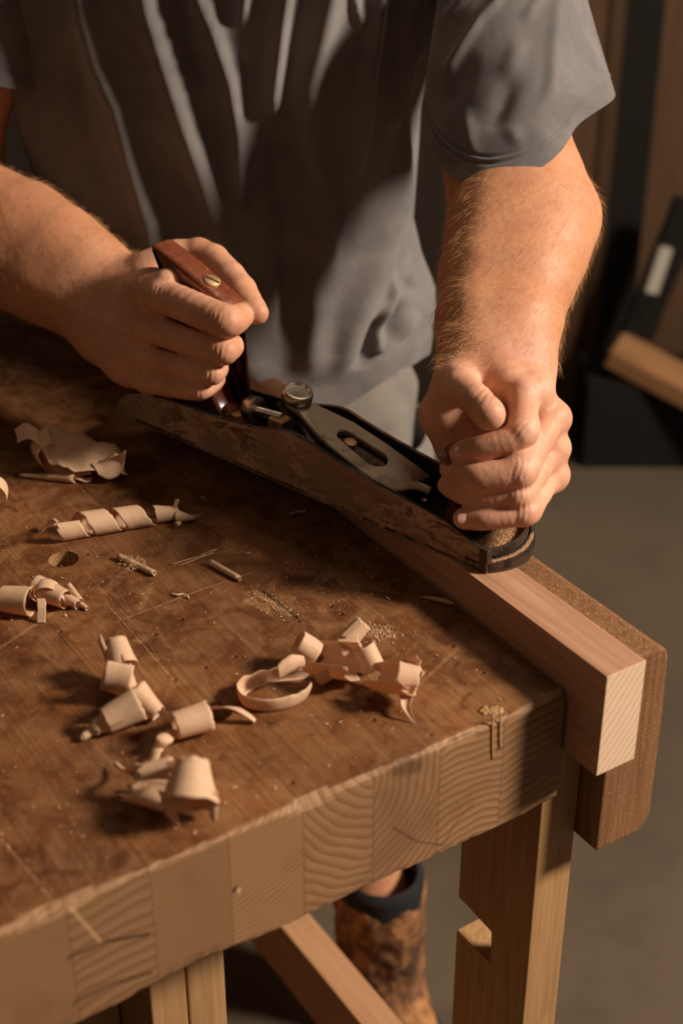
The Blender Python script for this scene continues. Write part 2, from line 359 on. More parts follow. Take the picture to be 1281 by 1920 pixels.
# ------------------------------------------------------------------ setting
GW = 3.15
def GP(px, py, g):                                   # world point seen at a pixel, at ground distance g in front of the camera
    r = ray(px, py); return CAM + r*(g/(r@FH))
def obox(name, c, half, ax, m, parent=None, bevel=.003):
    """box with half sizes along the three axes ax, centred on c"""
    bm = bmesh.new(); add_box(bm, (-half[0], -half[1], -half[2]), half)
    if bevel: bmesh.ops.bevel(bm, geom=bm.edges[:], offset=bevel, segments=2, affect='EDGES')
    R = Matrix([[ax[j][i] for j in range(3)] for i in range(3)]).to_4x4(); R.translation = Vector(c)
    bmesh.ops.recalc_face_normals(bm, faces=bm.faces[:])
    me = bpy.data.meshes.new(name); bm.to_mesh(me); bm.free(); o = link(name, me, m, parent, False); o.matrix_world = R; return o
ZA = np.array([0, 0, 1.])
cb = CAM*np.array([1, 1, 0]) + FH*1.7
o = obox('floor', (cb[0], cb[1], FLOOR-.05), (2.6, 2.6, .05), (RT, FH, ZA), M['floor'], bevel=0); tag(o, kind='structure')
cw = CAM*np.array([1, 1, 0]) + FH*(GW+.06)
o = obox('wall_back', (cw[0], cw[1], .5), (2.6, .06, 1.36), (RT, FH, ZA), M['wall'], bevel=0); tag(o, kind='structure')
# shed clutter by the back wall
def bgbox(name, p0, p1, g, thick, m, label, cat, zlo=None, parent=None):
    a = GP(*p0, g); b = GP(*p1, g); z0 = min(a[2], b[2]) if zlo is None else zlo; z1 = max(a[2], b[2])
    c = (a+b)/2; c[2] = (z0+z1)/2; c = c+FH*thick/2
    o = obox(name, c, (abs((b-a)@RT)/2, thick/2, (z1-z0)/2), (RT, FH, ZA), m, parent, .004)
    if label: tag(o, label, cat)
    return o
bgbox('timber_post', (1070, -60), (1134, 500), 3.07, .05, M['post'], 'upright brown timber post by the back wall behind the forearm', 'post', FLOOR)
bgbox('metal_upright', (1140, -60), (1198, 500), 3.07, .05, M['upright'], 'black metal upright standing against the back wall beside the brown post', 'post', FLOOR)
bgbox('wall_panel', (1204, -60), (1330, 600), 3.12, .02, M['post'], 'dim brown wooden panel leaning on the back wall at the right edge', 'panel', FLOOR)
a, b = GP(1150, 652, 2.92), GP(1420, 800, 2.80)
def plank(name, a, b, hw, hh, m, label=None, cat=None):
    ax, e1, e2 = basis(b-a); e1 = np.cross(ZA, ax); e1 /= np.linalg.norm(e1); e2 = np.cross(ax, e1)
    o = obox(name, (a+b)/2, (np.linalg.norm(b-a)/2, hw, hh), (ax, e1, e2), m, None, .004)
    if label: tag(o, label, cat)
    return o
plank('timber_beam', a, b, .06, .02, M['beam'], 'blurred tan timber beam lying on a dark crate at the right', 'beam')
c1 = GP(1105, 700, 2.84); ctop = GP(1105, 722, 2.84)[2]; cc = c1+RT*.34+FH*.085
o = obox('dark_crate', (cc[0], cc[1], (FLOOR+ctop)/2), (.34, .085, (ctop-FLOOR)/2), (RT, FH, ZA), M['upright'])
tag(o, 'low black crate on the floor beneath the tan beam', 'crate')
t0, t1 = GP(1220, 552, 2.9), GP(1250, 462, 2.9)
tl = plank('file_handle', t0, t1, .004, .016, M['grey'])
hook = empty('hanging_tool', (t0[0], t0[1], t0[2])); tag(hook, 'dark hanging tool with a pale grey handle against the dim panel', 'tool')
tl.parent = hook; tl.matrix_parent_inverse = Matrix.Translation(-Vector(t0)); tl.name = 'handle'
a, b = GP(1205, 600, 2.9), GP(1220, 552, 2.9); x = plank('blade', a, b, .003, .011, M['upright']); x.parent = hook; x.matrix_parent_inverse = Matrix.Translation(-Vector(t0))
a, b = GP(1300, 380, 2.95), GP(1195, 640, 2.95); x = plank('leaning_bar', a+FH*.02, b+FH*.02, .01, .035, M['upright'], 'black bar leaning diagonally against the dim brown panel', 'bar')

# ------------------------------------------------------------------ workbench
bench = empty('workbench', (-.35, .7, FLOOR)); tag(bench, 'heavy laminated wooden workbench with a worn stained top and pale legs', 'workbench')
def par(o, p):
    o.parent = p; o.matrix_parent_inverse = Matrix.Translation(-p.location) if p.rotation_euler == Matrix().to_euler() else p.matrix_world.inverted(); return o
TH = .106
bm = bmesh.new(); add_box(bm, (-.75, 0, -TH), (0, 1.5, 0))
def cut(co, no): bmesh.ops.bisect_plane(bm, geom=bm.verts[:]+bm.edges[:]+bm.faces[:], plane_co=co, plane_no=no)
for yy in (.0015, .0035, .007, .014): cut((0, yy, 0), (0, 1, 0))
for zz in (-.0015, -.0035, -.008, -.02, -TH+.014, -TH+.006, -TH+.002): cut((0, 0, zz), (0, 0, 1))
for xx in (-.0015, -.004): cut((xx, 0, 0), (1, 0, 0))
for k in range(1, 186): cut((-k*.004-.0033, 0, 0), (1, 0, 0))
from mathutils import noise as MN
for v in bm.verts:
    x, y, z = v.co
    if y < .013 and x < 0 or x == 0:
        n = MN.noise(Vector((x*22, 1.3, 0)))*.5+.5; n2 = MN.noise(Vector((x*90, 5.1, 0))); n3 = MN.noise(Vector((x*7, 9.1, 0)))
        chip = max(0, n-.45)*.010+abs(n2)*.0012+.0014
        if y < .013:
            d = (y+(-z))                                           # distance from the top front arris
            if d < chip*1.6: 
                t = (chip*1.6-d); v.co.y += t*.55; v.co.z -= t*.45
            d = y+(z+TH); chb = max(0, n3+.1)*.012+abs(n2)*.002+.001
            if d < chb*1.6: t = (chb*1.6-d); v.co.y += t*.5; v.co.z += t*.5
        if z > -.002 and y > .01 and x == 0: v.co.x -= .001; v.co.z -= .0008
bmesh.ops.recalc_face_normals(bm, faces=bm.faces[:])
me = bpy.data.meshes.new('benchtop'); bm.to_mesh(me); bm.free()
top = link('benchtop', me, M['bench_side'], None, False); me.materials.append(M['bench_top'])
cutter = bpy.data.meshes.new('c'); bm = bmesh.new()
for (hx, hy, r) in ((-.240, .377, .0130), (-.232, .121, .0125), (-.24, .80, .0125), (-.23, 1.1, .0125), (-.55, .40, .0125), (-.55, .13, .0125)):
    bmesh.ops.create_cone(bm, cap_ends=True, segments=40, radius1=r, radius2=r, depth=.14, matrix=Matrix.Translation((hx, hy, -.055)))
bm.to_mesh(cutter); bm.free(); co = bpy.data.objects.new('c', cutter); COL.objects.link(co)
md = top.modifiers.new('b', 'BOOLEAN'); md.object = co; md.operation = 'DIFFERENCE'; md.solver = 'EXACT'; md.use_self = True
dg = bpy.context.evaluated_depsgraph_get(); new = bpy.data.meshes.new_from_object(top.evaluated_get(dg)); top.modifiers.clear(); top.data = new; new.name = 'benchtop'
bpy.data.objects.remove(co)
while len(new.materials): new.materials.pop()
new.materials.append(M['bench_side']); new.materials.append(M['bench_top'])
for p in new.polygons: p.material_index = 1 if (p.normal.z > .93 and p.center.z > -.002) else 0
par(top, bench)
XL = .0040
def leg(name, y0, ysgn=1, x0=XL, notch=True):
    Y = lambda v: y0+ysgn*v
    poly = [(x0, Y(0), -.0595), (x0, Y(.10), -.0595)]
    if notch: poly += [(x0, Y(.10), -.31), (x0, Y(.0495), -.31), (x0, Y(.0475), -.351), (x0, Y(.10), -.351)]
    poly += [(x0, Y(.10), FLOOR), (x0, Y(0), FLOOR)]
    return par(prism(name, poly, (.0385, 0, 0), M['oak_leg'], None, .0012), bench)
leg('leg', .02); leg('leg', 1.42, -1)
XA = on(1, .06, 282, 1870)[0]; XB = on(1, .06, 424, 1870)[0]; XC = on(1, .06, 352, 1870)[0]
o = box('leg', (XA, .06, FLOOR), (XC-.0006, .16, -TH), M['oak_leg']); par(o, bench)
o = box('leg', (XC+.0006, .06, FLOOR), (XB, .16, -TH), M['oak_leg']); par(o, bench)
o = box('leg', (XA-.06, .12, FLOOR), (XA-.002, .20, -TH), M['rail']); par(o, bench)
o = box('leg', (XA, 1.32, FLOOR), (XB, 1.42, -TH), M['oak_leg']); par(o, bench)
o = box('rail', (-.0005, .125, -.71), (.0385, 1.318, -.62), M['rail']); par(o, bench)
o = box('rail', (-.335, .162, -.71), (-.295, 1.318, -.62), M['rail']); par(o, bench)
# wooden vise jaw
JX0, JX1, JY0, JY1 = .0434, .0985, -.0067, .578
poly = [(JX0, JY0, -.176), (JX1-.010, JY0, -.1765), (JX1-.002, JY0, -.170), (JX1+.0018, JY0, -.162), (JX1, JY0, -.05), (JX1-.001, JY0, -.002), (JX1-.004, JY0, .0065), (JX1-.011, JY0, .0098), (JX0, JY0, .0098)]
jaw = prism('vise_jaw', poly, (0, JY1-JY0, 0), M['jaw'], None, .0022)
tag(jaw, 'worn brown wooden vise jaw clamping the pale timber to the bench', 'vise jaw')
bm = bmesh.new()
bmesh.ops.create_cone(bm, cap_ends=True, segments=28, radius1=.016, radius2=.016, depth=.34, matrix=Matrix.Translation((-.0655+.004, .30, -.135)) @ Matrix.Rotation(math.pi/2, 4, 'Y'))
sc = bm_obj('vise_screw', bm, M['iron'], None, False); autosmooth(sc); sc.parent = jaw
# the board being planed
WX0, WX1 = .0042, .0430
bm = bmesh.new(); add_box(bm, (WX0, -.036, -.0585), (WX1, .625, .0340)); 
bmesh.ops.bevel(bm, geom=bm.edges[:], offset=.0007, segments=1, affect='EDGES')
stock = bm_obj('clamped_timber', bm, M['stock']); stock.data.materials.append(M['stock_end'])
for p in stock.data.polygons:
    if abs(p.normal.y) > .9: p.material_index = 1
tag(stock, 'pale square-edged timber clamped on edge beside the bench, being planed', 'timber')

# ------------------------------------------------------------------ hand plane (local: x towards the nose, y across, z up)
PN0 = np.array([.0148, .1226, .0343]); PT = np.array([-.2793, .9602, 0]); PNV = np.array([.9602, .2793, 0])
plane = empty('hand_plane', mat=Matrix(((-PT[0], PNV[0], 0, PN0[0]), (-PT[1], PNV[1], 0, PN0[1]), (0, 0, 1, PN0[2]), (0, 0, 0, 1))))
tag(plane, 'dark iron bench plane with red-brown tote, held in both hands on the timber', 'hand plane')
PW = .067
prof = [(0, .0205), (.012, .0235), (.04, .0330), (.08, .0375), (.116, .0415), (.15, .0465), (.18, .0520), (.196, .0562), (.206, .0572), (.216, .0560), (.238, .0500), (.26, .0458), (.28, .0432), (.31, .0405), (.345, .0390), (.375, .0370), (.395, .0345), (.413, .0300), (.428, .0235), (.437, .0150), (.439, .0060)]
us = np.array([a for a, b in prof]); hs = np.array([b for a, b in prof])
U = np.linspace(0, .439, 90); H = np.interp(U, us, hs)
for _ in range(2): H[1:-1] = (H[:-2]+2*H[1:-1]+H[2:])/4
def side(v0, v1):
    V = []; Fc = []
    for u, h in zip(U, H):
        for (vv, hh) in ((v0, 0), (v0, h-.0006), (v0+(v1-v0)*.25, h), (v0+(v1-v0)*.75, h), (v1, h-.0006), (v1, 0)): V.append((-u, vv, hh))
    n = len(U)
    for i in range(n-1):
        for k in range(6): Fc.append((i*6+k, i*6+(k+1) % 6, (i+1)*6+(k+1) % 6, (i+1)*6+k))
    Fc.append(tuple(range(6))); Fc.append(tuple((n-1)*6+k for k in range(6))[::-1]); return V, Fc
for v0, v1 in ((0, .0034), (PW, PW-.0034)):
    V, Fc = side(v0, v1); o = mesh_obj('side_wall', V, Fc, M['iron_side'], plane, False)
    o.data.materials.append(M['black']); autosmooth(o, 30)
    for p in o.data.polygons:
        c = p.center
        if (abs(p.normal.y) > .9 and abs(c.y-v1) < .0008) or p.normal.z > .5: p.material_index = 1
def nose_pt(a, r=0.0):                                # outline of the rounded nose, a in 0..1 across
    v = a*PW; u = -(.014*math.sin(math.pi*a)**.8)*(1-.0) ; return (-(u)+r, v)
def deck(name, bulge, u0, z0, z1, m, inset=0, n=24):
    poly = [(u0, inset, z0)] + [(bulge(a), inset+a*(PW-2*inset), z0) for a in np.linspace(0, 1, n)] + [(u0, PW-inset, z0)]
    return prism(name, poly, (0, 0, z1-z0), m, plane, .0006)
nb = lambda off, k: (lambda a: off+k*math.sin(math.pi*a)**.75)
# sole in two lengths around the mouth, tail end rounded
deck('sole', nb(0.0, .016), -.104, 0, .0042, M['iron'])
poly = [(-.109, 0, 0), (-.109, PW, 0)] + [(-.412-.027*math.sin(math.pi*a)**.6, PW*(1-a), 0) for a in np.linspace(0, 1, 20)]
prism('sole', poly, (0, 0, .0042), M['iron'], plane, .0005)
deck('nose_lip', nb(.0008, .0165), -.02, .0042, .0092, M['iron'])
deck('nose_block', nb(-.0045, .0125), -.03, .0092, .0125, M['black'], .0034)
# raised curved wall round the front deck
V = []; Fc = []; nn = 28
for a in np.linspace(0, 1, nn):
    x0 = -.0040+.0120*math.sin(math.pi*a)**.75
    for dx, z in ((0, .0125), (0.0, .0185+.003*abs(2*a-1)**3), (-.0022, .0190+.003*abs(2*a-1)**3), (-.0026, .0125)): V.append((x0+dx, .001+a*(PW-.002), z))
for i in range(nn-1):
    for k in range(4): Fc.append((i*4+k, i*4+(k+1) % 4, (i+1)*4+(k+1) % 4, (i+1)*4+k))
Fc += [(0, 1, 2, 3), tuple((nn-1)*4+k for k in (3, 2, 1, 0))]
autosmooth(mesh_obj('nose_rim', V, Fc, M['iron'], plane), 40)
box('corner_block', (-.006, -.0004, .0), (.0022, .0064, .0216), M['iron'], plane, .0008)
box('corner_block', (-.006, PW-.0064, .0), (.0022, PW+.0004, .0216), M['iron'], plane, .0008)
box('front_deck', (-.09, .0034, .0042), (-.004, PW-.0034, .0118), M['black'], plane, .0006)
# sawdust piled on the nose
def heap(name, region, n, zf, m, parent, size=(.0003, .0009)):
    V = []; Fc = []
    for _ in range(n):
        x, y = region(); z = zf(x, y); r = random.uniform(*size); a = random.uniform(0, 6.3); k = len(V)
        for dx, dy, dz in ((1, 0, 0), (-.6, .8, 0), (-.6, -.8, 0), (0, 0, 1.1)):
            V.append((x+r*(dx*math.cos(a)-dy*math.sin(a)), y+r*(dx*math.sin(a)+dy*math.cos(a)), z+r*dz))
        Fc += [(k, k+1, k+3), (k+1, k+2, k+3), (k+2, k, k+3), (k, k+2, k+1)]
    return mesh_obj(name, V, Fc, m, parent, False)
def reg_in():
    a = random.random()**.8; v = .005+a*(PW-.010); return random.uniform(-.022, -.0072+.0115*math.sin(math.pi*v/PW)**.75), v
def reg_out():
    a = random.uniform(.08, .97); return -.004+.0125*math.sin(math.pi*a)**.75+random.uniform(.0006, .0036), a*PW
def zi(x, y):
    return .0120+max(0, .0022*(y/PW)*(1-abs(x+.010)/.014))+MN.noise(Vector((x*220, y*220, 0)))*.0006+random.uniform(0, .0005)
SD = empty('sawdust'); bpy.data.objects.remove(SD)
hp = heap('sawdust', reg_in, 5200, zi, M['dust'], None); hp2 = heap('sawdust', reg_out, 2300, lambda x, y: .0090+random.uniform(0, .0007), M['dust'], None)
for hobj, lb in ((hp, 'fine pale sawdust heaped on the front deck inside the nose of the plane'), (hp2, 'thin line of sawdust lying along the front ledge of the nose of the plane')):
    hobj.matrix_world = plane.matrix_world; tag(hobj, lb, 'sawdust', None, 'stuff')

# frog, blade, lever cap
def slab(name, pts, z_of, th, m, parent=plane, bev=.0006):
    """plate whose outline is given in plan (u, v); its top follows z_of(u)"""
    bm = bmesh.new(); a = [bm.verts.new((-u, v, z_of(u))) for u, v in pts]; b = [bm.verts.new((-u, v, z_of(u)-th)) for u, v in pts]
    bm.faces.new(a); bm.faces.new(b[::-1]); n = len(pts)
    for i in range(n): bm.faces.new((a[i], b[i], b[(i+1) % n], a[(i+1) % n]))
    o = bm_obj(name, bm, m, parent, False, bev); return o
zc = lambda u: .0175+(u-.100)*(.0395/.140)          # upper face of the lever cap
vm = PW/2
capo = [(.100, vm-.024), (.100, vm+.024), (.150, vm+.024), (.185, vm+.0215), (.208, vm+.015), (.222, vm+.0105), (.236, vm+.0105), (.243, vm+.006), (.243, vm-.006), (.236, vm-.0105), (.222, vm-.0105), (.208, vm-.015), (.185, vm-.0215), (.150, vm-.024)]
lc = slab('lever_cap', [(u, v) for u, v in capo], lambda u: zc(u)+.011+.0010, .0048, M['cap'], plane, 0)
bm = bmesh.new()                                     # keyhole cutter
for uu in np.linspace(.142, .176, 11):
    bmesh.ops.create_cone(bm, cap_ends=True, segments=24, radius1=.0104-(uu-.146)*.10, radius2=.0104-(uu-.146)*.10, depth=.06, matrix=Matrix.Translation((-uu, vm, zc(uu)+.01)))
cm = bpy.data.meshes.new('c'); bm.to_mesh(cm); bm.free(); co = bpy.data.objects.new('c', cm); COL.objects.link(co); co.matrix_world = plane.matrix_world
md = lc.modifiers.new('b', 'BOOLEAN'); md.object = co; md.solver = 'EXACT'; md.use_self = True
dg = bpy.context.evaluated_depsgraph_get(); new = bpy.data.meshes.new_from_object(lc.evaluated_get(dg)); lc.modifiers.clear(); lc.data = new; new.name = 'lever_cap'; bpy.data.objects.remove(co)
bmx = bmesh.new(); bmx.from_mesh(new); 
es = [e for e in bmx.edges if len(e.link_faces) == 2 and e.calc_face_angle(0) > 1.0]
bmesh.ops.bevel(bmx, geom=es, offset=.0007, segments=2, affect='EDGES'); bmx.to_mesh(new); bmx.free()
slab('blade', [(.106, vm-.0255), (.106, vm+.0255), (.196, vm+.0255), (.215, vm+.014), (.246, vm+.012), (.246, vm-.012), (.215, vm-.014), (.196, vm-.0255)], lambda u: zc(u)+.0055, .0036, M['iron'])
slab('frog', [(.118, vm-.022), (.118, vm+.022), (.225, vm+.012), (.225, vm-.012)], lambda u: zc(u)+.0010, .013, M['black'])
kn = lambda k, i: 1.0 if k % 2 else .965
ax_up = np.array([.27, 0, .96]); c0 = np.array([-.2335, vm, zc(.2335)+.012])
lathe('clamp_wheel', [(.006, -.004), (.006, .0), (.0125, .001), (.0140, .0025), (.0140, .0085), (.0128, .0105), (.0112, .0108), (.0102, .0095), (.0098, .0088), (.0005, .0086)], c0, ax_up, M['steel'], plane, 90, lambda k, i: kn(k, i) if i in (3, 4) else 1)
lathe('lever_screw', [(.0055, 0), (.0055, .004), (.003, .0048)], np.array([-.171, vm, zc(.171)+.006]), ax_up, M['brass'], plane, 28)
# depth adjuster: knurled wheel on a threaded stud
ad = np.array([-.96, 0, -.10]); c1 = np.array([-.282, vm+.001, .0405])
lathe('adjuster_wheel', [(.006, 0), (.0118, .0006), (.0126, .002), (.0126, .0095), (.0115, .0112), (.006, .0115)], c1, ad, M['steel'], plane, 80, lambda k, i: kn(k, i) if i in (2, 3) else 1)
thr = [(.0042 if i % 2 else .0036, -.030+i*.0011) for i in range(28)]
lathe('threaded_stud', thr, c1, ad, M['steel'], plane, 20)
lathe('stud_post', [(.0048, 0), (.0048, .020), (.0040, .0215)], np.array([-.272, vm, .0042]), (0, 0, 1), M['steel'], plane, 20)
slab('adjuster_block', [(.244, vm-.008), (.244, vm+.008), (.262, vm+.007), (.262, vm-.007)], lambda u: .043, .02, M['brass'])
# tote
def tote_curve():
    """side outline of the handle in (u, h): front edge going up, horn, back edge coming down"""
    front = [(.290, .0042), (.300, .016), (.314, .027), (.325, .040), (.330, .058), (.328, .080), (.320, .100), (.311, .118), (.302, .131), (.3015, .139)]
    topc = [(.318, .1455), (.335, .153), (.355, .1612), (.375, .1685), (.392, .1735)]
    back = [(.3975, .1745), (.3995, .1715), (.394, .160), (.382, .146), (.371, .130), (.364, .110), (.362, .088), (.365, .066), (.371, .046), (.379, .028), (.386, .014), (.388, .0042)]
    return front+topc+back
pts = np.array(tote_curve()); 
# resample smooth closed outline, then inflate to a rounded section
def chaikin(P, n=2, closed=True):
    for _ in range(n):
        Q = []; m = len(P)
        for i in range(m if closed else m-1):
            a, b = P[i], P[(i+1) % m]; Q += [a*.75+b*.25, a*.25+b*.75]
        P = np.array(Q if closed else [P[0]]+Q+[P[-1]])
    return P
P = chaikin(pts, 2); cen = P.mean(0); n = len(P)
tan = np.roll(P, -1, 0)-np.roll(P, 1, 0); nor = np.stack([tan[:, 1], -tan[:, 0]], 1); nor /= np.linalg.norm(nor, axis=1)[:, None]
area2 = np.sum(P[:, 0]*np.roll(P[:, 1], -1)-np.roll(P[:, 0], -1)*P[:, 1])
if area2 < 0: nor = -nor
V = []; Fc = []; layers = [(-.0126, .0052), (-.0122, .0026), (-.0112, .0009), (-.0085, .0), (0, -.0003), (.0085, .0), (.0112, .0009), (.0122, .0026), (.0126, .0052)]
for (dv, ins) in layers:
    for k in range(n):
        q = P[k]-nor[k]*ins; V.append((-q[0], vm+dv, q[1]))
for j in range(len(layers)-1):
    for k in range(n): Fc.append((j*n+k, j*n+(k+1) % n, (j+1)*n+(k+1) % n, (j+1)*n+k))
bm = bmesh.new(); vs = [bm.verts.new(v) for v in V]
for f in Fc: bm.faces.new([vs[i] for i in f])
for lay in (0, len(layers)-1):
    f = bm.faces.new([vs[lay*n+k] for k in range(n)])
tote = bm_obj('tote', bm, M['tote'], plane, True); autosmooth(tote, 50)
# brass nut on the slanting top of the tote
tdir = np.array([-(.375-.318), 0, .1685-.1455]); tdir /= np.linalg.norm(tdir); tn = np.array([tdir[2], 0, -tdir[0]]); tn = tn if tn[2] > 0 else -tn
cn = np.array([-.3330, vm, .1532])
nut = lathe('tote_nut', [(.0076, -.003), (.0076, .0003), (.0070, .0009), (.0005, .0010)], cn, tn, M['brass'], tote, 32)
sl = obox('nut_slot', (0, 0, 0), (.0070, .0010, .0003), (np.array([.62, .78, 0]), np.array([-.78, .62, 0]), np.array([0, 0, 1.])), M['slot'], None, 0)
ax_, e1_, e2_ = basis(tn); ang = .4
sx = tdir*math.cos(ang)+np.cross(tn, tdir)*math.sin(ang); sy = np.cross(tn, sx)
sl.parent = nut; sl.matrix_world = Matrix(((sx[0], sy[0], tn[0], cn[0]+tn[0]*.0010), (sx[1], sy[1], tn[1], cn[1]), (sx[2], sy[2], tn[2], cn[2]+tn[2]*.0010), (0, 0, 0, 1)))
lathe('tote_toe', [(.0115, 0), (.0118, .020), (.0108, .026), (.008, .030), (.002, .0318)], (-.318, vm, .0042), (0.05, 0, 1), M['tote'], plane, 28)
toe = prism('tote_foot', [(-.284, vm-.0125, .0042), (-.284, vm+.0125, .0042), (-.335, vm+.0115, .0042), (-.335, vm-.0115, .0042)], (0, 0, .026), M['tote'], plane, .008)
lathe('toe_screw', [(.0062, 0), (.0062, .0012), (.0054, .0018), (.0004, .0018)], (-.306, vm-.002, .0302), (.15, 0, 1), M['brass'], toe, 28)
# front knob, nearly hidden by the hand
lathe('knob', [(.016, 0), (.0165, .003), (.013, .010), (.0105, .020), (.0115, .032), (.016, .044), (.0188, .054), (.0185, .062), (.0150, .069), (.0080, .0725), (.0010, .0732)], (-.050, vm, .0118), (0, 0, 1), M['tote'], plane, 40)

# ------------------------------------------------------------------ implicit bodies (tapered limbs blended into one skin)
def smin(a, b, k):
    h = np.clip(.5+.5*(b-a)/k, 0, 1); return b+(a-b)*h-k*h*(1-h)
class Blob:
    """groups of tapered capsules; groups are blended with their own softness"""
    def __init__(s): s.groups = []
    def group(s, k, kout): g = dict(k=k, kout=kout, prims=[]); s.groups.append(g); return g
    @staticmethod
    def dist(p, pr):
        a, b, ra, rb = pr; ab = b-a; L = float(ab@ab)
        if L < 1e-12: return np.sqrt(((p-a)**2).sum(-1))-ra
        t = np.clip(((p-a)@ab)/L, 0, 1); q = p-a-t[..., None]*ab
        return np.sqrt((q*q).sum(-1))-(ra+(rb-ra)*t)
    def eval_pts(s, p):
        D = np.full(p.shape[:-1], .05, np.float64); first = True
        for g in s.groups:
            G = np.full(p.shape[:-1], .05)
            for pr in g['prims']: G = smin(G, s.dist(p, pr), g['k'])
            D = smin(D, G, g['kout']) if not first else G
            first = False
        return D
    def mesh(s, frame, h):
        """surface nets on a grid whose axes are the rows of frame"""
        Rm = np.array(frame); pts = np.array([q for g in s.groups for pr in g['prims'] for q in (pr[0], pr[1])]); rr = max(max(pr[2], pr[3]) for g in s.groups for pr in g['prims'])
        loc = pts@Rm.T; rs = np.array([q for g in s.groups for pr in g['prims'] for q in (pr[2], pr[3])])[:, None]
        lo = (loc-rs).min(0)-4*h; hi = (loc+rs).max(0)+4*h; N = np.ceil((hi-lo)/h).astype(int)+1
        D = np.full(N, .03, np.float32); first = True
        for g in s.groups:
            G = np.full(N, .03, np.float32); k = g['k']; m = max(k, g['kout'])+.004+2*h
            glo = N.copy(); ghi = np.zeros(3, int)
            for a, b, ra, rb in g['prims']:
                la, lb = Rm@a, Rm@b; r = max(ra, rb)+m
                i0 = np.clip(np.floor((np.minimum(la, lb)-r-lo)/h).astype(int), 0, N-1); i1 = np.clip(np.ceil((np.maximum(la, lb)+r-lo)/h).astype(int)+1, 1, N)
                glo = np.minimum(glo, i0); ghi = np.maximum(ghi, i1)
                X = [(lo[j]+np.arange(i0[j], i1[j])*h).astype(np.float32) for j in range(3)]
                gx, gy, gz = X[0][:, None, None]-la[0], X[1][None, :, None]-la[1], X[2][None, None, :]-la[2]
                ab = lb-la; L = float(ab@ab)
                t = np.clip((gx*ab[0]+gy*ab[1]+gz*ab[2])/max(L, 1e-9), 0, 1)
                d = np.sqrt((gx-t*ab[0])**2+(gy-t*ab[1])**2+(gz-t*ab[2])**2)-(ra+(rb-ra)*t)
                sl = tuple(slice(i0[j], i1[j]) for j in range(3)); G[sl] = smin(G[sl], d.astype(np.float32), np.float32(k))
            sl = tuple(slice(glo[j], ghi[j]) for j in range(3))
            if first: D[sl] = G[sl]; first = False
            else: D[sl] = smin(D[sl], G[sl], np.float32(g['kout']))
        ins = D < 0
        c = np.zeros(tuple(N-1), np.int8)
        for dx in (0, 1):
            for dy in (0, 1):
                for dz in (0, 1): c += ins[dx:N[0]-1+dx, dy:N[1]-1+dy, dz:N[2]-1+dz]
        act = (c > 0) & (c < 8); I = np.argwhere(act); idx = np.full(act.shape, -1, np.int64); idx[act] = np.arange(len(I))
        P = np.zeros((len(I), 3)); W = np.zeros(len(I))
        cor = [(dx, dy, dz) for dx in (0, 1) for dy in (0, 1) for dz in (0, 1)]
        val = {q: D[I[:, 0]+q[0], I[:, 1]+q[1], I[:, 2]+q[2]].astype(float) for q in cor}
        for q in cor:
            for ax in range(3):
                if q[ax] == 0:
                    q2 = list(q); q2[ax] = 1; q2 = tuple(q2); a, b = val[q], val[q2]; mk = (a < 0) != (b < 0)
                    t = np.where(mk, a/np.where(mk, a-b, 1), 0); pp = np.array(q, float)[None]+t[:, None]*(np.array(q2)-np.array(q)); P += np.where(mk[:, None], pp, 0); W += mk
        V = (I+P/W[:, None])*h+lo; V = V@Rm
        Fc = []
        for ax in range(3):
            b_, c_ = (ax+1) % 3, (ax+2) % 3
            s0 = [slice(1, N[j]-1) for j in range(3)]; s0[ax] = slice(0, N[ax]-1); s1 = list(s0); s1[ax] = slice(1, N[ax])
            A, B = ins[tuple(s0)], ins[tuple(s1)]; ch = np.argwhere(A != B); off = np.array([1, 1, 1]); off[ax] = 0; q = ch+off
            def id_(db, dc):
                r = q.copy(); r[:, b_] -= db; r[:, c_] -= dc; return idx[r[:, 0], r[:, 1], r[:, 2]]
            f = np.stack([id_(1, 1), id_(0, 1), id_(0, 0), id_(1, 0)], 1); fl = A[tuple(ch.T)]
            f[~fl] = f[~fl][:, ::-1]; Fc.append(f)
        Fc = np.concatenate(Fc); 
        for _ in range(2):                                  # slide onto the exact surface
            e = 2e-4; d0 = s.eval_pts(V); g3 = np.stack([s.eval_pts(V+np.eye(3)[j]*e)-d0 for j in range(3)], 1)/e
            g3 /= np.maximum(np.linalg.norm(g3, axis=1), .3)[:, None]; V = V-g3*np.clip(d0, -h, h)[:, None]*.9
        return V, Fc, g3
def np_mesh(name, V, Fc):
    me = bpy.data.meshes.new(name); me.vertices.add(len(V)); me.vertices.foreach_set('co', np.asarray(V, np.float32).ravel())
    nf = len(Fc); me.loops.add(nf*4); me.loops.foreach_set('vertex_index', np.asarray(Fc, np.int32).ravel()); me.polygons.add(nf)
    me.polygons.foreach_set('loop_start', np.arange(nf, dtype=np.int32)*4); me.polygons.foreach_set('loop_total', np.full(nf, 4, np.int32)); me.update(calc_edges=True); me.validate(); return me

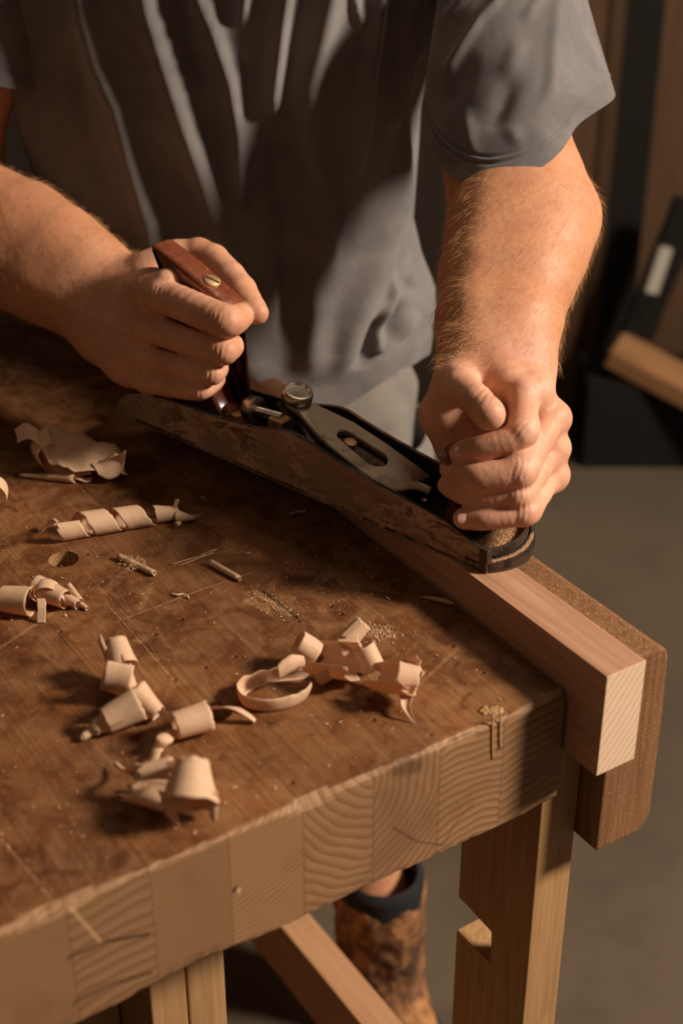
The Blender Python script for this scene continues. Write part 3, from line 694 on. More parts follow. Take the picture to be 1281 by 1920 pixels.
def chain(g, pts, sub=1):
    """pts: (position, radius); consecutive ones become tapered capsules"""
    if sub > 1:
        C_ = np.array([np.r_[p, r] for p, r in pts]); n = len(C_); Q = []
        for i in range(n-1):
            p0, p1, p2, p3 = C_[max(i-1, 0)], C_[i], C_[i+1], C_[min(i+2, n-1)]
            for k in range(sub):
                f = k/sub; Q.append(.5*((2*p1)+(-p0+p2)*f+(2*p0-5*p1+4*p2-p3)*f*f+(-p0+3*p1-3*p2+p3)*f**3))
        Q.append(C_[-1]); pts = [(q[:3], q[3]) for q in Q]
    for (a, ra), (b, rb) in zip(pts[:-1], pts[1:]): g['prims'].append((np.asarray(a, float), np.asarray(b, float), ra, rb))
def K(px, py, d, r): return (at(px, py, d), r)
def H1(cx, cy, d, r): return (at(740+cx/3.558, 620+cy/3.558, d), r)     # near hand, on the knob
def H2(cx, cy, d, r): return (at(180+cx/2.9114, 400+cy/2.9114, d), r)   # far hand, on the tote
CREASES = []   # (centre, direction along the finger, outward normal, amplitude, period, reach)
def knuckle(c, along, out, amp=.0005, per=.0026, reach=.0075, half=.008):
    CREASES.append((np.asarray(c[0]), along/np.linalg.norm(along), out/np.linalg.norm(out), amp, per, reach, half))

# ---- near (left) hand round the knob
B1 = Blob()
palm = B1.group(.012, .004)
W1 = H1(690, 60, 1.262, .031)
chain(palm, [H1(560, -60, 1.275, .030), H1(560, 160, 1.258, .025), H1(745, 350, 1.226, .0165)])
chain(palm, [H1(620, 140, 1.262, .026), H1(940, 520, 1.226, .0165)])
chain(palm, [H1(740, 60, 1.266, .028), H1(985, 760, 1.228, .0165)])
chain(palm, [H1(800, -40, 1.275, .030), H1(840, 200, 1.262, .024), H1(960, 950, 1.236, .0165)])
chain(palm, [H1(700, 120, 1.272, .026), H1(720, 520, 1.262, .024), H1(720, 900, 1.262, .020)])
chain(palm, [H1(440, 360, 1.240, .0200), H1(345, 560, 1.246, .0200), H1(430, 760, 1.258, .018), H1(600, 900, 1.264, .016)])
chain(palm, [H1(600, 180, 1.255, .020), H1(440, 360, 1.240, .0200)])
chain(palm, [H1(440, 360, 1.240, .018), H1(700, 420, 1.245, .020)])
thumb = B1.group(.002, .006)
chain(thumb, [H1(430, 345, 1.226, .0150), H1(440, 380, 1.205, .0148), H1(545, 465, 1.182, .0130), H1(620, 545, 1.171, .0128), H1(635, 560, 1.170, .0124)])
fi = [
 ([H1(860, 400, 1.222, .0125), H1(855, 640, 1.184, .0112), H1(800, 712, 1.181, .0106), H1(640, 768, 1.184, .0103), H1(550, 793, 1.188, .0100), H1(455, 815, 1.198, .0090), H1(437, 818, 1.200, .0084)], .0030),
 ([H1(1045, 590, 1.224, .0125), H1(855, 915, 1.184, .0120), H1(790, 950, 1.181, .0122), H1(640, 978, 1.183, .0124), H1(540, 985, 1.187, .0122), H1(430, 945, 1.203, .0096), H1(370, 925, 1.211, .0086)], .0030),
 ([H1(1040, 800, 1.232, .0120), H1(845, 1078, 1.190, .0104), H1(780, 1095, 1.188, .0098), H1(600, 1112, 1.192, .0098), H1(520, 1105, 1.197, .0096), H1(400, 1060, 1.210, .0086), H1(350, 1030, 1.217, .0078)], .0030),
 ([H1(1020, 980, 1.238, .0115), H1(890, 1192, 1.196, .0104), H1(800, 1225, 1.192, .0100), H1(640, 1248, 1.192, .0096), H1(570, 1254, 1.194, .0094), H1(480, 1254, 1.199, .0088), H1(458, 1252, 1.201, .0082)], .0030)]
for pts, k in fi: chain(B1.group(.0008, .0030), pts, 4)
B1.groups = [palm, thumb]+B1.groups[2:]
# knuckle bulges and tendons
bul = B1.group(.006, .010)
for q in (H1(868, 660, 1.185, .0104), H1(850, 920, 1.183, .0109), H1(843, 1085, 1.190, .0092), H1(880, 1198, 1.196, .0094)): chain(bul, [q, (q[0]+1e-4, q[1])])
for q in (H1(935, 400, 1.222, .0160), H1(1062, 585, 1.232, .0150), H1(1065, 780, 1.238, .0140), H1(1052, 960, 1.242, .0150)): chain(bul, [q, (q[0]+1e-4, q[1])])
for a in ((600, 260, 850, 400, 1.240, 1.212), ): chain(bul, [H1(a[0], a[1], a[4], .010), H1(a[2], a[3], a[5], .011)])
camdir = -FW
for (cx, cy, d), along in (((835, 660, 1.180), RT-UP*.9), ((820, 930, 1.182), RT-UP*.2), ((820, 1085, 1.188), RT), ((840, 1205, 1.192), RT)):
    knuckle(H1(cx, cy, d, 0), along, camdir, .0008, .0046, .0085, .010)
knuckle(H1(560, 480, 1.180, 0), RT*.8-UP*.7, UP+camdir*.5, .0010, .0048, .011, .015)
# ---- left forearm and upper arm
arm = B1.group(.020, .018)
def pair(g, rows, latv):
    """two parallel chains give a flattened limb"""
    for s_ in (-1, 1): chain(g, [(at(x, y, d)+latv*s_*off, r) for x, y, d, off, r in rows])
rowsL = [(925, 712, 1.262, .013, .0285), (928, 672, 1.268, .0145, .0290), (937, 600, 1.292, .016, .0345), (952, 520, 1.322, .017, .0400), (968, 450, 1.350, .016, .0440), (974, 400, 1.372, .013, .0470), (962, 340, 1.398, .010, .0480), (946, 270, 1.418, .006, .0500), (942, 120, 1.435, .004, .0470), (930, -60, 1.440, .003, .046), (895, -190, 1.445, .005, .050)]
pair(arm, rowsL, RT)
chain(arm, [K(1030, 480, 1.345, .030), K(1045, 410, 1.375, .034), K(1020, 340, 1.40, .032)])
fr1 = (RT, -(FW*.8+UP*.6)/1.0, np.cross(RT, -(FW*.8+UP*.6)))
fr1 = np.array([RT, FW*.6-UP*.8, np.cross(RT, FW*.6-UP*.8)])
V1, F1, N1 = B1.mesh(fr1, .00112)

# ---- far (right) hand round the tote
B2 = Blob()
palm2 = B2.group(.012, .004)
chain(palm2, [H2(130, 530, 1.425, .031), H2(300, 430, 1.375, .0200), H2(400, 380, 1.352, .0140)])
chain(palm2, [H2(60, 580, 1.432, .030), H2(150, 600, 1.415, .028), H2(320, 620, 1.375, .0160)])
chain(palm2, [H2(60, 640, 1.438, .028), H2(180, 700, 1.405, .025), H2(300, 780, 1.382, .0150)])
chain(palm2, [H2(60, 690, 1.440, .026), H2(180, 800, 1.408, .022), H2(300, 905, 1.388, .0145)])
chain(palm2, [H2(150, 480, 1.432, .028), H2(300, 330, 1.410, .0200), H2(430, 250, 1.402, .0165)])
chain(palm2, [H2(200, 600, 1.43, .026), H2(240, 820, 1.42, .022)])
th2 = B2.group(.002, .008)
chain(th2, [H2(410, 260, 1.412, .0180), H2(560, 225, 1.400, .0155), H2(640, 255, 1.390, .0148), H2(735, 345, 1.366, .0136), H2(795, 420, 1.352, .0136), H2(862, 525, 1.336, .0114), H2(880, 545, 1.334, .0104)])
f2 = [
 [H2(370, 450, 1.352, .0155), H2(500, 505, 1.328, .0152), H2(680, 580, 1.304, .0150), H2(735, 588, 1.306, .0140), H2(790, 560, 1.330, .0115), H2(815, 530, 1.350, .0095)],
 [H2(320, 630, 1.366, .0135), H2(480, 690, 1.340, .0128), H2(670, 750, 1.314, .0124), H2(715, 745, 1.318, .0116), H2(745, 720, 1.345, .0100), H2(700, 680, 1.375, .009)],
 [H2(300, 795, 1.372, .0118), H2(450, 835, 1.350, .0108), H2(610, 870, 1.326, .0108), H2(645, 865, 1.328, .0103), H2(665, 840, 1.352, .0095), H2(620, 820, 1.380, .009)],
 [H2(290, 915, 1.378, .0112), H2(420, 945, 1.360, .0102), H2(540, 958, 1.338, .0104), H2(590, 950, 1.340, .0100), H2(650, 905, 1.358, .0092), H2(620, 880, 1.385, .009)]]
for pts in f2: chain(B2.group(.0008, .0030), pts, 4)
b2 = B2.group(.006, .010)
for q in (H2(352, 455, 1.350, .0140), H2(272, 625, 1.368, .0125), H2(262, 775, 1.378, .0115), H2(278, 895, 1.384, .0115)): chain(b2, [q, (q[0]+1e-4, q[1])])
for (cx, cy, d), along in (((650, 600, 1.297), RT-UP*.4), ((670, 775, 1.306), RT-UP*.3), ((618, 875, 1.316), RT-UP*.2), ((545, 970, 1.330), RT-UP*.2)):
    knuckle(H2(cx, cy, d, 0), along, camdir, .0011, .0046, .0080, .010)
for (cx, cy, d) in ((345, 460, 1.345), (275, 640, 1.362), (262, 785, 1.372), (282, 905, 1.378)):
    knuckle(H2(cx, cy, d, 0), RT-UP*.3, camdir-RT*.5, .0009, .0045, .0095, .010)
arm2 = B2.group(.020, .018)
perp2 = UP*.85+RT*.5; perp2 /= np.linalg.norm(perp2)
rowsR = [(228, 578, 1.428, .0125, .0285), (205, 565, 1.436, .014, .0300), (150, 528, 1.450, .015, .0350), (95, 494, 1.465, .016, .0400), (30, 458, 1.485, .015, .0460), (-40, 425, 1.505, .012, .0480), (-105, 385, 1.530, .008, .0470), (-105, 300, 1.530, .006, .0490), (-75, 120, 1.500, .006, .0520), (-55, -60, 1.475, .006, .058), (-20, -190, 1.455, .01, .062)]
pair(arm2, rowsR, perp2)
ax2 = at(228, 578, 1.428)-at(-40, 425, 1.505); ax2 /= np.linalg.norm(ax2); q = np.cross(ax2, UP); q /= np.linalg.norm(q)
V2, F2, N2 = B2.mesh(np.array([ax2, q, np.cross(ax2, q)]), .00125)

def crease(V, N):
    for c, al, ou, amp, per, reach, half in CREASES:
        d = V-c; r2 = (d*d).sum(1); mk = np.where(r2 < (.022)**2)[0]
        if not len(mk): continue
        dd = d[mk]; nn = N[mk]/np.linalg.norm(N[mk], axis=1)[:, None]; t = dd@al; lat = np.cross(al, ou); s_ = dd@lat
        wgt = np.exp(-(t/reach*1.3)**2)*np.exp(-(s_/half)**4)*np.clip(nn@ou*1.6-.2, 0, 1)
        wob = t+.0006*np.sin(s_*330+c[0]*999)
        V[mk] -= nn*(amp*wgt*(1-np.abs(np.sin(wob/per*math.pi))**.45))[:, None]
    return V
V1 = crease(V1, N1); V2 = crease(V2, N2)
def skin_noise(V, N, amp=.00035):
    nn = N/np.linalg.norm(N, axis=1)[:, None]
    s_ = np.sin(V[:, 0]*310+2*np.sin(V[:, 1]*170))*np.sin(V[:, 1]*280+2*np.sin(V[:, 2]*190))*np.sin(V[:, 2]*260+V[:, 0]*120)
    return V+nn*(amp*s_)[:, None]
V1 = skin_noise(V1, N1, .0001); V2 = skin_noise(V2, N2, .0001)

# ---- trunk, legs (under the clothes) and shins
gB = 1.625
BC = CAM*np.array([1, 1, 0])+FH*gB+RT*(-.128)          # trunk axis on the ground
def TB(lat, fwd, z): return BC+RT*lat-FH*fwd+ZA*z      # fwd is towards the camera
B3 = Blob(); g = B3.group(.05, .05)
for sx in (-1, 1):
    chain(g, [(TB(.075*sx, -.01, .03), .080), (TB(.095*sx, .02, .22), .092), (TB(.10*sx, .045, .40), .095)])
    chain(g, [(TB(.10*sx, .045, .42), .085), (TB(.17*sx, .05, .50), .055)])
chain(g, [(TB(0, .045, .50), .06), (TB(0, .08, .60), .058)])
FTL = on(2, -.66, 730, 1690)[:3]; 
footL = np.array([FTL[0], FTL[1]+.02, FLOOR]); footR = TB(-.16, -.10, FLOOR)
legs = B3.group(.02, .03)
for sx, ft in ((1, footL), (-1, footR)):
    hip = TB(.085*sx+.01, -.02, -.03); ank = ft+ZA*.10; knee = (hip+ank)/2+ZA*.02-FH*.03
    chain(legs, [(hip, .070), (knee, .058), (knee*.65+ank*.35-ZA*0, .052), (ank*.8+knee*.2, .040), (ank, .038)])
V3, F3, N3 = B3.mesh(np.eye(3), .008)
lowz = V3[:, 2] < .03; V3[lowz, 0] = np.maximum(V3[lowz, 0], .02)
off1, off2 = len(V1), len(V1)+len(V2)
me = np_mesh('person', np.concatenate([V1, V2, V3]), np.concatenate([F1, F2+off1, F3+off2]))
allV = np.concatenate([V1, V2, V3]); h1c, h2c = at(925, 850, 1.22), at(300, 620, 1.37)
dmin = np.minimum(np.linalg.norm(allV-h1c, axis=1), np.linalg.norm(allV-h2c, axis=1)); ta_ = me.attributes.new('tan', 'FLOAT', 'POINT'); ta_.data.foreach_set('value', np.clip((dmin-.075)/.05, 0, 1).astype(np.float32))
person = link('person', me, M['skin']); tag(person, 'person in a grey t-shirt leaning over the bench, both hands pushing the hand plane', 'person')

# ------------------------------------------------------------------ clothes
def fold_field(px, folds):
    """sum of soft ridges along polylines; px: N x 2"""
    out = np.zeros(len(px))
    for pts, w_, amp in folds:
        P_ = np.array(pts, float); best = np.full(len(px), 1e9); sl_ = np.zeros(len(px)); L_ = np.linalg.norm(np.diff(P_, axis=0), axis=1); tot = L_.sum(); acc = 0
        for a, b, l_ in zip(P_[:-1], P_[1:], L_):
            ab = b-a; t = np.clip(((px-a)@ab)/(ab@ab), 0, 1); q = px-a-t[:, None]*ab; d_ = np.hypot(q[:, 0], q[:, 1]); m_ = d_ < best
            best = np.where(m_, d_, best); sl_ = np.where(m_, acc+t*l_, sl_); acc += l_
        e_ = min(tot*.45, w_*3.5+10); tp = np.clip((tot-sl_)/e_, 0, 1); tp0 = np.clip(sl_/e_, 0, 1) if P_[0][1] > -10 else 1.0
        ww = w_*(1+.35*(1-tp)); out += amp*np.exp(-(best/ww)**2)*tp*tp*(3-2*tp)*(tp0 if np.isscalar(tp0) else tp0*tp0*(3-2*tp0))
    return out
def projn(V):
    v = V-CAM; d = v@FW; return np.stack([CX+F_PX*(v@RT)/d, CY-F_PX*(v@UP)/d], 1)
def tube(name, rings, m, parent, closed_top=False, th=.002):
    V = np.concatenate(rings); n = len(rings[0]); Fc = []
    for j in range(len(rings)-1):
        for k in range(n): Fc.append((j*n+k, j*n+(k+1) % n, (j+1)*n+(k+1) % n, (j+1)*n+k))
    return V, Fc
FR = [  # (polyline, width, height) of the cloth's folds, as drawn on its front
 ([(20, -60), (25, 30), (50, 150), (75, 250), (110, 330), (150, 400), (190, 480)], 24, .018),
 ([(150, -60), (165, 30), (190, 120), (225, 200), (250, 300), (285, 420), (300, 520), (310, 600)], 24, .020),
 ([(265, -60), (280, 20), (310, 120), (345, 230), (380, 330), (415, 440), (430, 600), (440, 680)], 27, .022),
 ([(360, -50), (375, 0), (400, 60), (430, 150), (447, 250), (450, 330), (455, 420)], 17, .018),
 ([(465, -60), (458, 0), (447, 60)], 12, .012),
 ([(545, -60), (533, 0), (525, 60), (513, 160), (505, 240)], 15, .016),
 ([(625, -60), (612, 10), (597, 80), (577, 160), (574, 240), (592, 330), (603, 440), (600, 560)], 25, .018),
 ([(713, -60), (708, 0), (700, 70), (690, 130), (682, 220), (667, 300), (650, 350)], 13, .013),
 ([(660, -20), (668, 20), (684, 70)], 9, .007),
 ([(775, -30), (771, 0), (760, 60), (747, 170), (730, 260)], 10, .010),
 ([(830, -30), (820, 10), (802, 70), (788, 130)], 9, .008),
 ([(800, 200), (772, 340), (740, 420), (700, 520), (660, 620), (625, 760)], 26, .014),
 ([(600, 480), (585, 600), (580, 760)], 28, .014),
 ([(425, 600), (460, 680), (500, 760)], 30, .012),
 ([(722, 575), (697, 640), (668, 725)], 13, -.020),
 ([(757, 555), (740, 610), (722, 660)], 12, -.018),
 ([(730, 500), (733, 560), (712, 620), (708, 668), (740, 640), (790, 585)], 9, .010),
 ([(780, 480), (800, 560), (822, 620)], 14, .009),
 ([(745, 520), (775, 540), (800, 530)], 11, -.004),
 ([(120, 60), (140, 160), (175, 300), (215, 430)], 22, -.010),
 ([(330, -30), (350, 60), (385, 180)], 10, -.010),
 ([(500, 180), (530, 330), (545, 500), (545, 680)], 30, -.014),
]
nth = 420; rings = []; zs = np.concatenate([np.linspace(-.085, .14, 90), np.linspace(.1425, .50, 130)])
shift = np.zeros(3)
for z in zs:
    th = np.linspace(-math.pi, math.pi, nth, endpoint=False)
    hwR = np.interp(z, [-.085, -.03, .03, .075, .12, .25, .36, .42, .50], [.232, .236, .232, .214, .203, .207, .222, .225, .19])
    hwL = np.interp(z, [-.085, .03, .12, .25, .36, .42, .50], [.185, .195, .200, .214, .222, .225, .19])
    dep = np.interp(z, [-.085, 0, .12, .3, .42, .50], [.165, .158, .145, .145, .140, .10])
    lean = np.interp(z, [-.085, 0, .2, .5], [.0, .0, .015, .055])
    sn, cs = np.sin(th), np.cos(th); e = 2/2.35
    lat = np.sign(sn)*np.abs(sn)**e*np.where(sn > 0, hwR, hwL); fw = np.sign(cs)*np.abs(cs)**e*dep+lean
    rings.append(BC[None]+RT*lat[:, None]-FH*fw[:, None]+ZA*z)
V, Fc = tube('t', rings, None, None)
px = projn(V); nring = len(zs)
Rg = V.reshape(nring, nth, 3); tn_ = np.roll(Rg, -1, 1)-np.roll(Rg, 1, 1); nrm = np.cross(tn_, ZA); nrm /= np.linalg.norm(nrm, axis=2)[..., None]; nrm = nrm.reshape(-1, 3)
cen_ = np.repeat(Rg.mean(1), nth, 0); flip = ((V-cen_)*nrm).sum(1) < 0; nrm[flip] *= -1
front = np.clip((nrm@(-FW))*2.2, 0, 1)
ff = fold_field(px, FR)
back = .006*np.sin(np.tile(np.arange(nth), nring)/nth*2*math.pi*16+V[:, 2]*9)
V = V+nrm*(ff*front+back*(1-front))[:, None]
# hem: lower edge rises towards the hip, and the cloth lies against the bench
zi_ = np.repeat(np.arange(nring), nth)
latv = (V-BC)@RT
low = V[:, 2] < .010
V[low, 0] = np.maximum(V[low, 0], .006)
hemz = np.interp(latv, [-.2, .1, .137, .19, .24], [-.055, -.055, -.045, -.020, -.028])
t_ = np.clip((zs[40]-V[:, 2])/(zs[40]-zs[0]), 0, 1); V[:, 2] = np.where(zi_ <= 40, zs[40]+(hemz-zs[40])*t_, V[:, 2])
shirtV = [V]; shirtF = [np.array(Fc)]
# near sleeve
hem = np.array([at(*q) for q in [(787, 205, 1.405), (797, 258, 1.392), (820, 306, 1.372), (860, 341, 1.350), (905, 352, 1.333), (960, 341, 1.325), (1010, 318, 1.326), (1046, 292, 1.334), (1068, 262, 1.346), (1080, 236, 1.362), (1115, 211, 1.382), (1158, 184, 1.405), (1150, 165, 1.45), (1090, 190, 1.50), (1000, 205, 1.525), (900, 205, 1.52), (825, 195, 1.47)]])
hemS = chaikin(hem, 4)
for _ in range(6): hemS = (np.roll(hemS, 1, 0)+2*hemS+np.roll(hemS, -1, 0))/4
def resample(P, n):
    Q = np.vstack([P, P[:1]]); L = np.r_[0, np.cumsum(np.linalg.norm(np.diff(Q, axis=0), axis=1))]; t = np.linspace(0, L[-1], n, endpoint=False)
    return np.stack([np.interp(t, L, Q[:, j]) for j in range(3)], 1)
ns_ = 260; hemR = resample(hemS, ns_)
topc = np.array([at(*q) for q in [(822, -40, 1.385), (850, -20, 1.372), (880, -12, 1.362), (905, -8, 1.358), (940, -10, 1.355), (975, -14, 1.355), (1010, -20, 1.36), (1040, -26, 1.365), (1062, -32, 1.375), (1075, -40, 1.39), (1088, -48, 1.405), (1095, -60, 1.42), (1085, -80, 1.46), (1040, -90, 1.50), (970, -95, 1.52), (900, -90, 1.50), (845, -60, 1.44)]])
topR = resample(chaikin(topc, 2), ns_)
top2 = topR+(at(900, -190, 1.47)-at(950, -50, 1.43)); top2 = top2.mean(0)+(top2-top2.mean(0))*.75
nl = 120; rings = []
for j in range(nl+40):
    if j < nl:
        t = j/nl; bulge = math.sin(math.pi*t)*.006; c = hemR*(1-t)+topR*t; c = c+(c-c.mean(0))*bulge*3
    else:
        t = (j-nl)/39; c = topR*(1-t)+top2*t
    rings.append(c)
V, Fc = tube('s', rings, None, None)
Rg = V.reshape(nl+40, ns_, 3); cen_ = Rg.mean(1)[:, None]; du = np.roll(Rg, -1, 1)-np.roll(Rg, 1, 1); dv = np.gradient(Rg, axis=0); nrm = np.cross(du, dv); nrm /= np.linalg.norm(nrm, axis=2)[..., None]
sgn = np.sign(((Rg-cen_)*nrm).sum(2)); nrm = nrm*sgn[..., None]; nrm = nrm.reshape(-1, 3)
FS = [([(950, -30), (926, 8), (900, 34), (867, 84), (824, 156)], 10, .0050), ([(880, -20), (862, 4), (824, 50)], 10, .004), ([(1020, -20), (1006, 4), (976, 46)], 11, .0035), ([(1055, -30), (1048, 4), (1038, 84), (1036, 150), (1020, 210)], 13, .0045),
      ([(976, 125), (934, 211), (896, 275)], 20, -.0055), ([(900, 90), (860, 150), (830, 230)], 20, -.004), ([(985, 60), (960, 120), (940, 160)], 18, .004), ([(1080, 30), (1085, 120), (1060, 200)], 14, -.004), ([(1105, 60), (1125, 150)], 10, .003),
      ([(870, 190), (880, 260), (900, 330)], 13, .004), ([(800, 220), (830, 280), (880, 310)], 10, .003), ([(950, 230), (985, 290)], 14, .003)]
px = projn(V); front = np.clip((nrm@(-FW))*2.2, 0, 1)
lv = np.repeat(np.arange(nl+40), ns_)/nl
stitch = -.0016*(np.exp(-((lv-.118)/.0065)**2)+np.exp(-((lv-.152)/.0065)**2))+.0008*np.exp(-((lv-.135)/.012)**2)
V = V+nrm*(fold_field(px, FS)*front*np.clip(lv*3.2, .25, 1)*.9+stitch)[:, None]
o1 = len(shirtV[0]); shirtV.append(V); shirtF.append(np.array(Fc)+o1)
# far sleeve, cut by the frame's left edge
hem2 = []; a_, b_ = at(-62, 150, 1.505), at(-40, -170, 1.46); axx, e1, e2 = basis(b_-a_)
rings = []
for j in range(70):
    t = j/69; c = a_*(1-t)+b_*t; th = np.linspace(0, 2*math.pi, 90, endpoint=False); r = .079+.004*np.sin(th*5+t*3)-.004*np.exp(-((t-.1)/.02)**2)*.3
    rings.append(c[None]+np.outer(np.cos(th)*r*1.0, e1)+np.outer(np.sin(th)*r*1.0, e2))
V, Fc = tube('s2', rings, None, None); o2 = o1+len(shirtV[1]); shirtV.append(V); shirtF.append(np.array(Fc)+o2)
# shoulders closing the top, with an open neck
rings = []
for j in range(30):
    t = j/29; th = np.linspace(-math.pi, math.pi, nth, endpoint=False); hw = .19*(1-t)+.085*t; dp = .10*(1-t)+.075*t; z = .50+.045*math.sin(t*math.pi/2)
    lean = .055+.02*t; sn, cs = np.sin(th), np.cos(th)
    rings.append(BC[None]+RT*(np.sign(sn)*np.abs(sn)**.85*hw)[:, None]-FH*(np.sign(cs)*np.abs(cs)**.85*dp+lean)[:, None]+ZA*z)
V, Fc = tube('n', rings, None, None); o3 = o2+len(shirtV[2]); shirtV.append(V); shirtF.append(np.array(Fc)+o3)
me = np_mesh('t_shirt', np.concatenate(shirtV), np.concatenate(shirtF)); shirt = link('t_shirt', me, M['shirt'], person)
md = shirt.modifiers.new('s', 'SOLIDIFY'); md.thickness = .0014; md.offset = -1

# shorts
rings = []; zz = np.linspace(.03, -.20, 60)
for z in zz:
    th = np.linspace(-math.pi, math.pi, 240, endpoint=False); sn, cs = np.sin(th), np.cos(th)
    kz = min(1, max(0, (-.03-z)/.06)); hw = np.where(sn > 0, .185+.031*kz, .160+.02*kz); dp = .118+.026*kz
    P_ = BC[None]+RT*(np.sign(sn)*np.abs(sn)**.85*hw)[:, None]-FH*(np.sign(cs)*np.abs(cs)**.85*dp)[:, None]+ZA*z
    ph = th*9+z*12; P_ = P_+(P_-BC-ZA*z)*(.012*np.sin(ph)+.010*np.sin(th*4-z*30))[:, None]
    if z < .012: P_[:, 0] = np.maximum(P_[:, 0], .007)
    rings.append(P_)
V, Fc = tube('sh', rings, None, None); VS = [V]; FSs = [np.array(Fc)]; base = len(V)
for sx, ft in ((1, footL), (-1, footR)):
    hip = TB(.095*sx+.03, -.02, -.15); ank = ft+ZA*.10; hip0 = TB(.095*sx+.03, -.02, -.02); knee = (hip0+ank)/2+ZA*.02-FH*.03
    rings = []
    for j in range(50):
        t = j/49; c = hip*(1-t)+knee*t; th = np.linspace(0, 2*math.pi, 100, endpoint=False); r = .112-.022*t+.003*np.sin(th*7+t*6)
        P_ = c[None]+np.outer(np.cos(th)*r, RT)+np.outer(np.sin(th)*r, FH); P_[:, 0] = np.maximum(P_[:, 0], .045); rings.append(P_)
    V, Fc = tube('lg', rings, None, None); VS.append(V); FSs.append(np.array(Fc)+base); base += len(V)
me = np_mesh('shorts', np.concatenate(VS), np.concatenate(FSs)); shorts = link('shorts', me, M['shorts'], person)
md = shorts.modifiers.new('s', 'SOLIDIFY'); md.thickness = .0018; md.offset = -1

# boots
def boot(foot, yaw, name='boot'):
    fd = -FH*math.cos(yaw)+RT*math.sin(yaw); sd = np.cross(ZA, fd); rings = []
    prof_ = [(0, .050, .128, .055), (.012, .051, .135, .055), (.028, .050, .138, .052), (.055, .048, .115, .052), (.080, .050, .075, .055), (.11, .053, .062, .056), (.14, .056, .060, .058), (.17, .057, .060, .058), (.20, .056, .060, .058), (.213, .055, .058, .056)]
    zf = np.linspace(0, .213, 60); A = np.array(prof_)
    for z in zf:
        w_, f_, b_ = [np.interp(z, A[:, 0], A[:, k]) for k in (1, 2, 3)]
        th = np.linspace(-math.pi, math.pi, 80, endpoint=False); sn, cs = np.sin(th), np.cos(th)
        r = 1+np.array([.10*MN.noise(Vector((math.sin(q)*2.2, math.cos(q)*2.2, z*26)))+.05*MN.noise(Vector((math.sin(q)*5, math.cos(q)*5, z*60))) for q in th])*min(1, max(0, (z-.04)*20))
        rings.append(foot[None]+ZA*z+np.outer(sn*w_*r*np.where(cs > 0, 1-.25*cs**4, 1), sd)+np.outer(cs*np.where(cs > 0, f_, b_)*r, fd))
    V, Fc = tube('b', rings, None, None); Fc.append(tuple(range(80)))
    o = mesh_obj(name, V, Fc, M['leather'], person); md = o.modifiers.new('s', 'SOLIDIFY'); md.thickness = .003; md.offset = -1
    rings = []
    for z, r_ in ((.19, .052), (.225, .0535), (.232, .053), (.238, .045)):
        th = np.linspace(0, 2*math.pi, 60, endpoint=False); rings.append(foot[None]+ZA*z+np.outer(np.cos(th)*r_, sd)+np.outer(np.sin(th)*r_*1.06, fd))
    V, Fc = tube('so', rings, None, None); mesh_obj('sock', V, Fc, M['sock'], o)
    rings = []
    for z in (-.001, .018):
        th = np.linspace(-math.pi, math.pi, 60, endpoint=False); sn, cs = np.sin(th), np.cos(th)
        rings.append(foot[None]+ZA*z+np.outer(sn*.056*np.where(cs > 0, 1-.25*cs**4, 1), sd)+np.outer(cs*np.where(cs > 0, .145, .062), fd))
    V, Fc = tube('sl', rings, None, None); Fc += [tuple(range(60)), tuple(60+k for k in range(60))]; mesh_obj('boot_sole', V, Fc, M['sock'], o)
boot(footL, .5); boot(footR, -.3)

# fingernails and thumbnail
def nail(c, along, out, L, Wd, r):
    al = along/np.linalg.norm(along); ou = out-al*(out@al); ou /= np.linalg.norm(ou); la = np.cross(al, ou); V = []; Fc = []; n_ = 14
    for i in range(n_+1):
        for j in range(n_+1):
            u = (i/n_*2-1); v = (j/n_*2-1); k = math.sqrt(max(0, 1-.42*abs(u)**4)); vv = v*Wd/2*k; uu = u*L/2*math.sqrt(max(0, 1-.30*v*v)) 
            V.append(c+al*uu+la*vv+ou*(math.sqrt(max(1e-9, r*r-vv*vv))-r-.0006*u*u-.0003*(abs(v) > .95)))
    for i in range(n_):
        for j in range(n_): Fc.append((i*(n_+1)+j, i*(n_+1)+j+1, (i+1)*(n_+1)+j+1, (i+1)*(n_+1)+j))
    o = mesh_obj('fingernail', V, Fc, M['nail'], person); md = o.modifiers.new('s', 'SOLIDIFY'); md.thickness = .0006; md.offset = -1
def surf(B, cx_, cy_, d0):                                # point where the sight line meets the skin
    r = ray(cx_, cy_); d = d0-.05
    for _ in range(80):
        q = B.eval_pts((CAM+r*d)[None])[0]
        if q < 1e-5: break
        d += q*.9
    e = 3e-4; p0 = CAM+r*d; g0 = B.eval_pts(p0[None])[0]; gr = np.array([B.eval_pts((p0+np.eye(3)[j]*e)[None])[0]-g0 for j in range(3)]); return p0, gr/np.linalg.norm(gr)
for (cx_, cy_, al, L_, W_) in ((740+440/3.558, 620+822/3.558, -RT+UP*.28, .0115, .0098), (740+468/3.558, 620+1255/3.558, -RT-UP*.02, .0115, .0090)):
    p0, n0 = surf(B1, cx_, cy_, 1.2); nail(p0+n0*.0009, al, n0+camdir*.2, L_, W_, .0092)
ta, tb = at(180+795/2.9114, 400+420/2.9114, 1.352), at(180+880/2.9114, 400+545/2.9114, 1.334); on_ = RT*.80+UP*.52+camdir*.28; on_ /= np.linalg.norm(on_)
tp = ta*.30+tb*.70; nail(tp+on_*.0116, tb-ta, on_, .0130, .0110, .0085)

